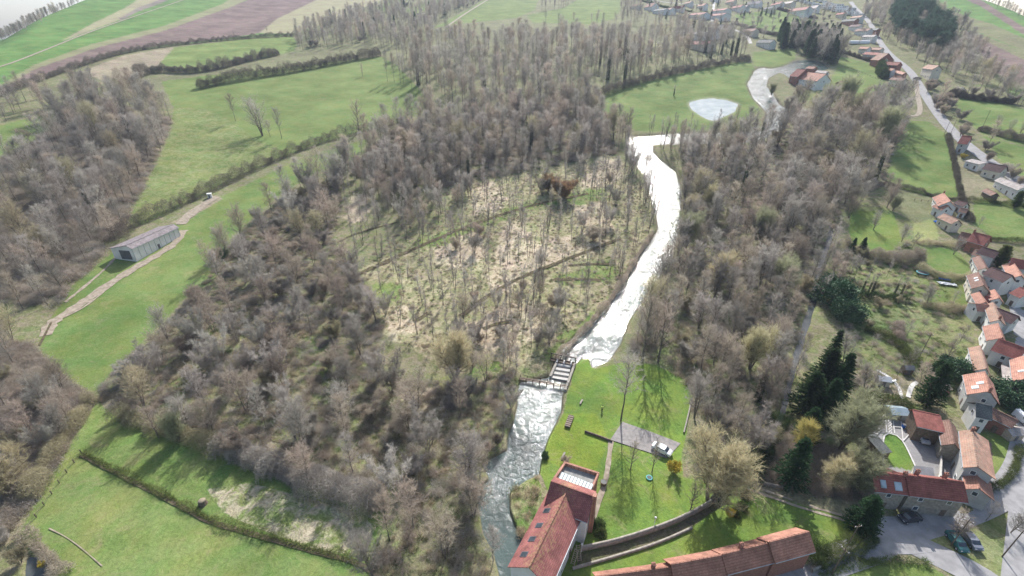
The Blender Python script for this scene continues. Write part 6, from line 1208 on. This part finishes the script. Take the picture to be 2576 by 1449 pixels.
hedge([(2226,465),(2300,480),(2360,500),(2414,506)], 2.5, 2.5, 'twig_dark', 'low hedge at the foot of the large right field')
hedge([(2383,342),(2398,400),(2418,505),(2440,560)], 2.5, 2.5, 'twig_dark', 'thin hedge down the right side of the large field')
hedge([(2312,678),(2330,690),(2380,705),(2436,700)], 3.5, 3.5, 'twig_olive', 'grassy hedge below the small green lawn'); hedge([(2310,614),(2360,616),(2400,622)], 2, 2.5, 'twig_olive', 'hedge between dry lawn and small green lawn')
hedge([(2180,832),(2210,842),(2250,860),(2275,885),(2300,920)], 3, 2.6, 'hedge', 'curved dark evergreen hedge in the vegetable garden')
hedge([(2172,1003),(2200,1012),(2250,1020),(2292,1032)], 4, 3.2, 'hedge', 'thick clipped hedge behind the greenhouse'); hedge([(2478,1236),(2520,1222),(2552,1185),(2562,1130)], 1.6, 2.2, 'hedge', 'clipped hedge curving along the lane')
hedge([(2040,1385),(2046,1425)], 5, 5, 'hedge', 'ivy mound at the east end of the long barn'); hedge([(2050,1412),(2110,1392),(2190,1355)], 3.5, 2.6, 'hedge', 'ivied hedge on the roadside wall')
hedge([(1895,1210),(1910,1150),(1945,1095),(1962,1055)], 4, 2.2, 'ivy', 'dark ivy bank where the canal reaches the track')
hedge([(2140,745),(2200,752),(2280,756)], 3, 3, 'ivy', 'dark hedge under the ivied trunks'); hedge([(2120,620),(2200,655),(2290,662),(2312,650)], 5, 5, 'twig_brown', 'brown overgrown hedge below the garden lawn')
hedge([(2320,770),(2380,785),(2440,780)], 3, 3, 'twig_olive', 'olive hedge below the trampoline lawn'); hedge([(2255,860-40),(2262,900-40)], 3, 3, 'twig_brown', 'short brown hedge in the vegetable garden')
hedge([(2424,505),(2500,512),(2576,522)], 2, 2.5, 'hedge', 'dark hedge above the upper right lawn'); hedge([(2484,604),(2530,608),(2590,614)], 2, 2.5, 'hedge', 'dark hedge below the upper right lawn')
hedge([(2462,328),(2540,348),(2610,366)], 4, 4.5, 'twig_dark', 'hedge between the two upper right meadows'); hedge([(2385,240),(2450,252),(2550,262)], 5, 5, 'twig_dark', 'hedge at the top of the upper right meadow', far=1.3)
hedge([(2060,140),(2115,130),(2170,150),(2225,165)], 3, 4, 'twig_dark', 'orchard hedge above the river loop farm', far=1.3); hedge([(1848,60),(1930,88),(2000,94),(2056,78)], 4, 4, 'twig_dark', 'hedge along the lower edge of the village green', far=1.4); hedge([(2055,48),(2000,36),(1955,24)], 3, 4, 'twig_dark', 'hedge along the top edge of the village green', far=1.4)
hedge([(560,1130),(600,1140),(680,1180),(760,1215),(860,1245),(950,1275)], 6, 4.5, 'twig_grey', 'brushy hedge along the top of the reedy meadow', rag=.6); hedge([(300,1046),(380,1078),(470,1102),(560,1130)], 4, 3, 'twig_olive', 'bushes fringing the top of the lower meadow', rag=.8)
hedge([(232,1010),(180,1085),(120,1170),(80,1260)], 4, 4, 'twig_olive', 'bushy edge of the lower left wood', rag=.6); hedge([(60,1345),(110,1390),(160,1449)], 3, 2, 'twig_brown', 'low brown hedge by the lower left pool')
hedge([(1400,905),(1440,862),(1500,800),(1560,722),(1600,650),(1640,590)], 2.5, 2, 'twig_brown', 'dark brush on the left river bank', rag=.8); hedge([(2070,1455),(2130,1425),(2250,1410),(2330,1420)], 1.5, .8, 'tuft', 'grassy verge bank at the bottom road edge')
hedge([(2225,160),(2210,180),(2225,200)], 7, 8, 'ivy', 'dark ivied mass at the foot of the hamlet', far=1.4)
hedge([(1605,0),(1700,28),(1740,30)], 4, 4, 'hedge', 'hedge in front of the slate roofed far house', far=1.5)
hedge([(212,1143),(335,1206),(455,1266),(525,1308),(645,1341),(765,1376),(905,1411)], 1.6, 1.0, 'tuft', 'rough grass along the upper lip of the long ditch', rag=1)
scatter_ = None
at('yellowbush', 110, 1425, 15, 'yellow bush beside the lower left pool', wid=.8)

# ------------------------------------------------------------------ the air: even haze round everything
hz = MB().box((0, 2400, 330), (9000, 7400, 740)); hm = bpy.data.materials.new('haze'); hm.use_nodes = True; nt = hm.node_tree; nt.nodes.clear()
pv = N(nt, 'ShaderNodeVolumePrincipled'); pv.inputs['Color'].default_value = (.72, .84, 1, 1); pv.inputs['Density'].default_value = HAZE; pv.inputs['Anisotropy'].default_value = .1
ot = N(nt, 'ShaderNodeOutputMaterial'); nt.links.new(pv.outputs[0], ot.inputs['Volume']); tag(hz.done('haze', hm), 'pale blue air thickening with distance over the valley', 'haze', kind='stuff')
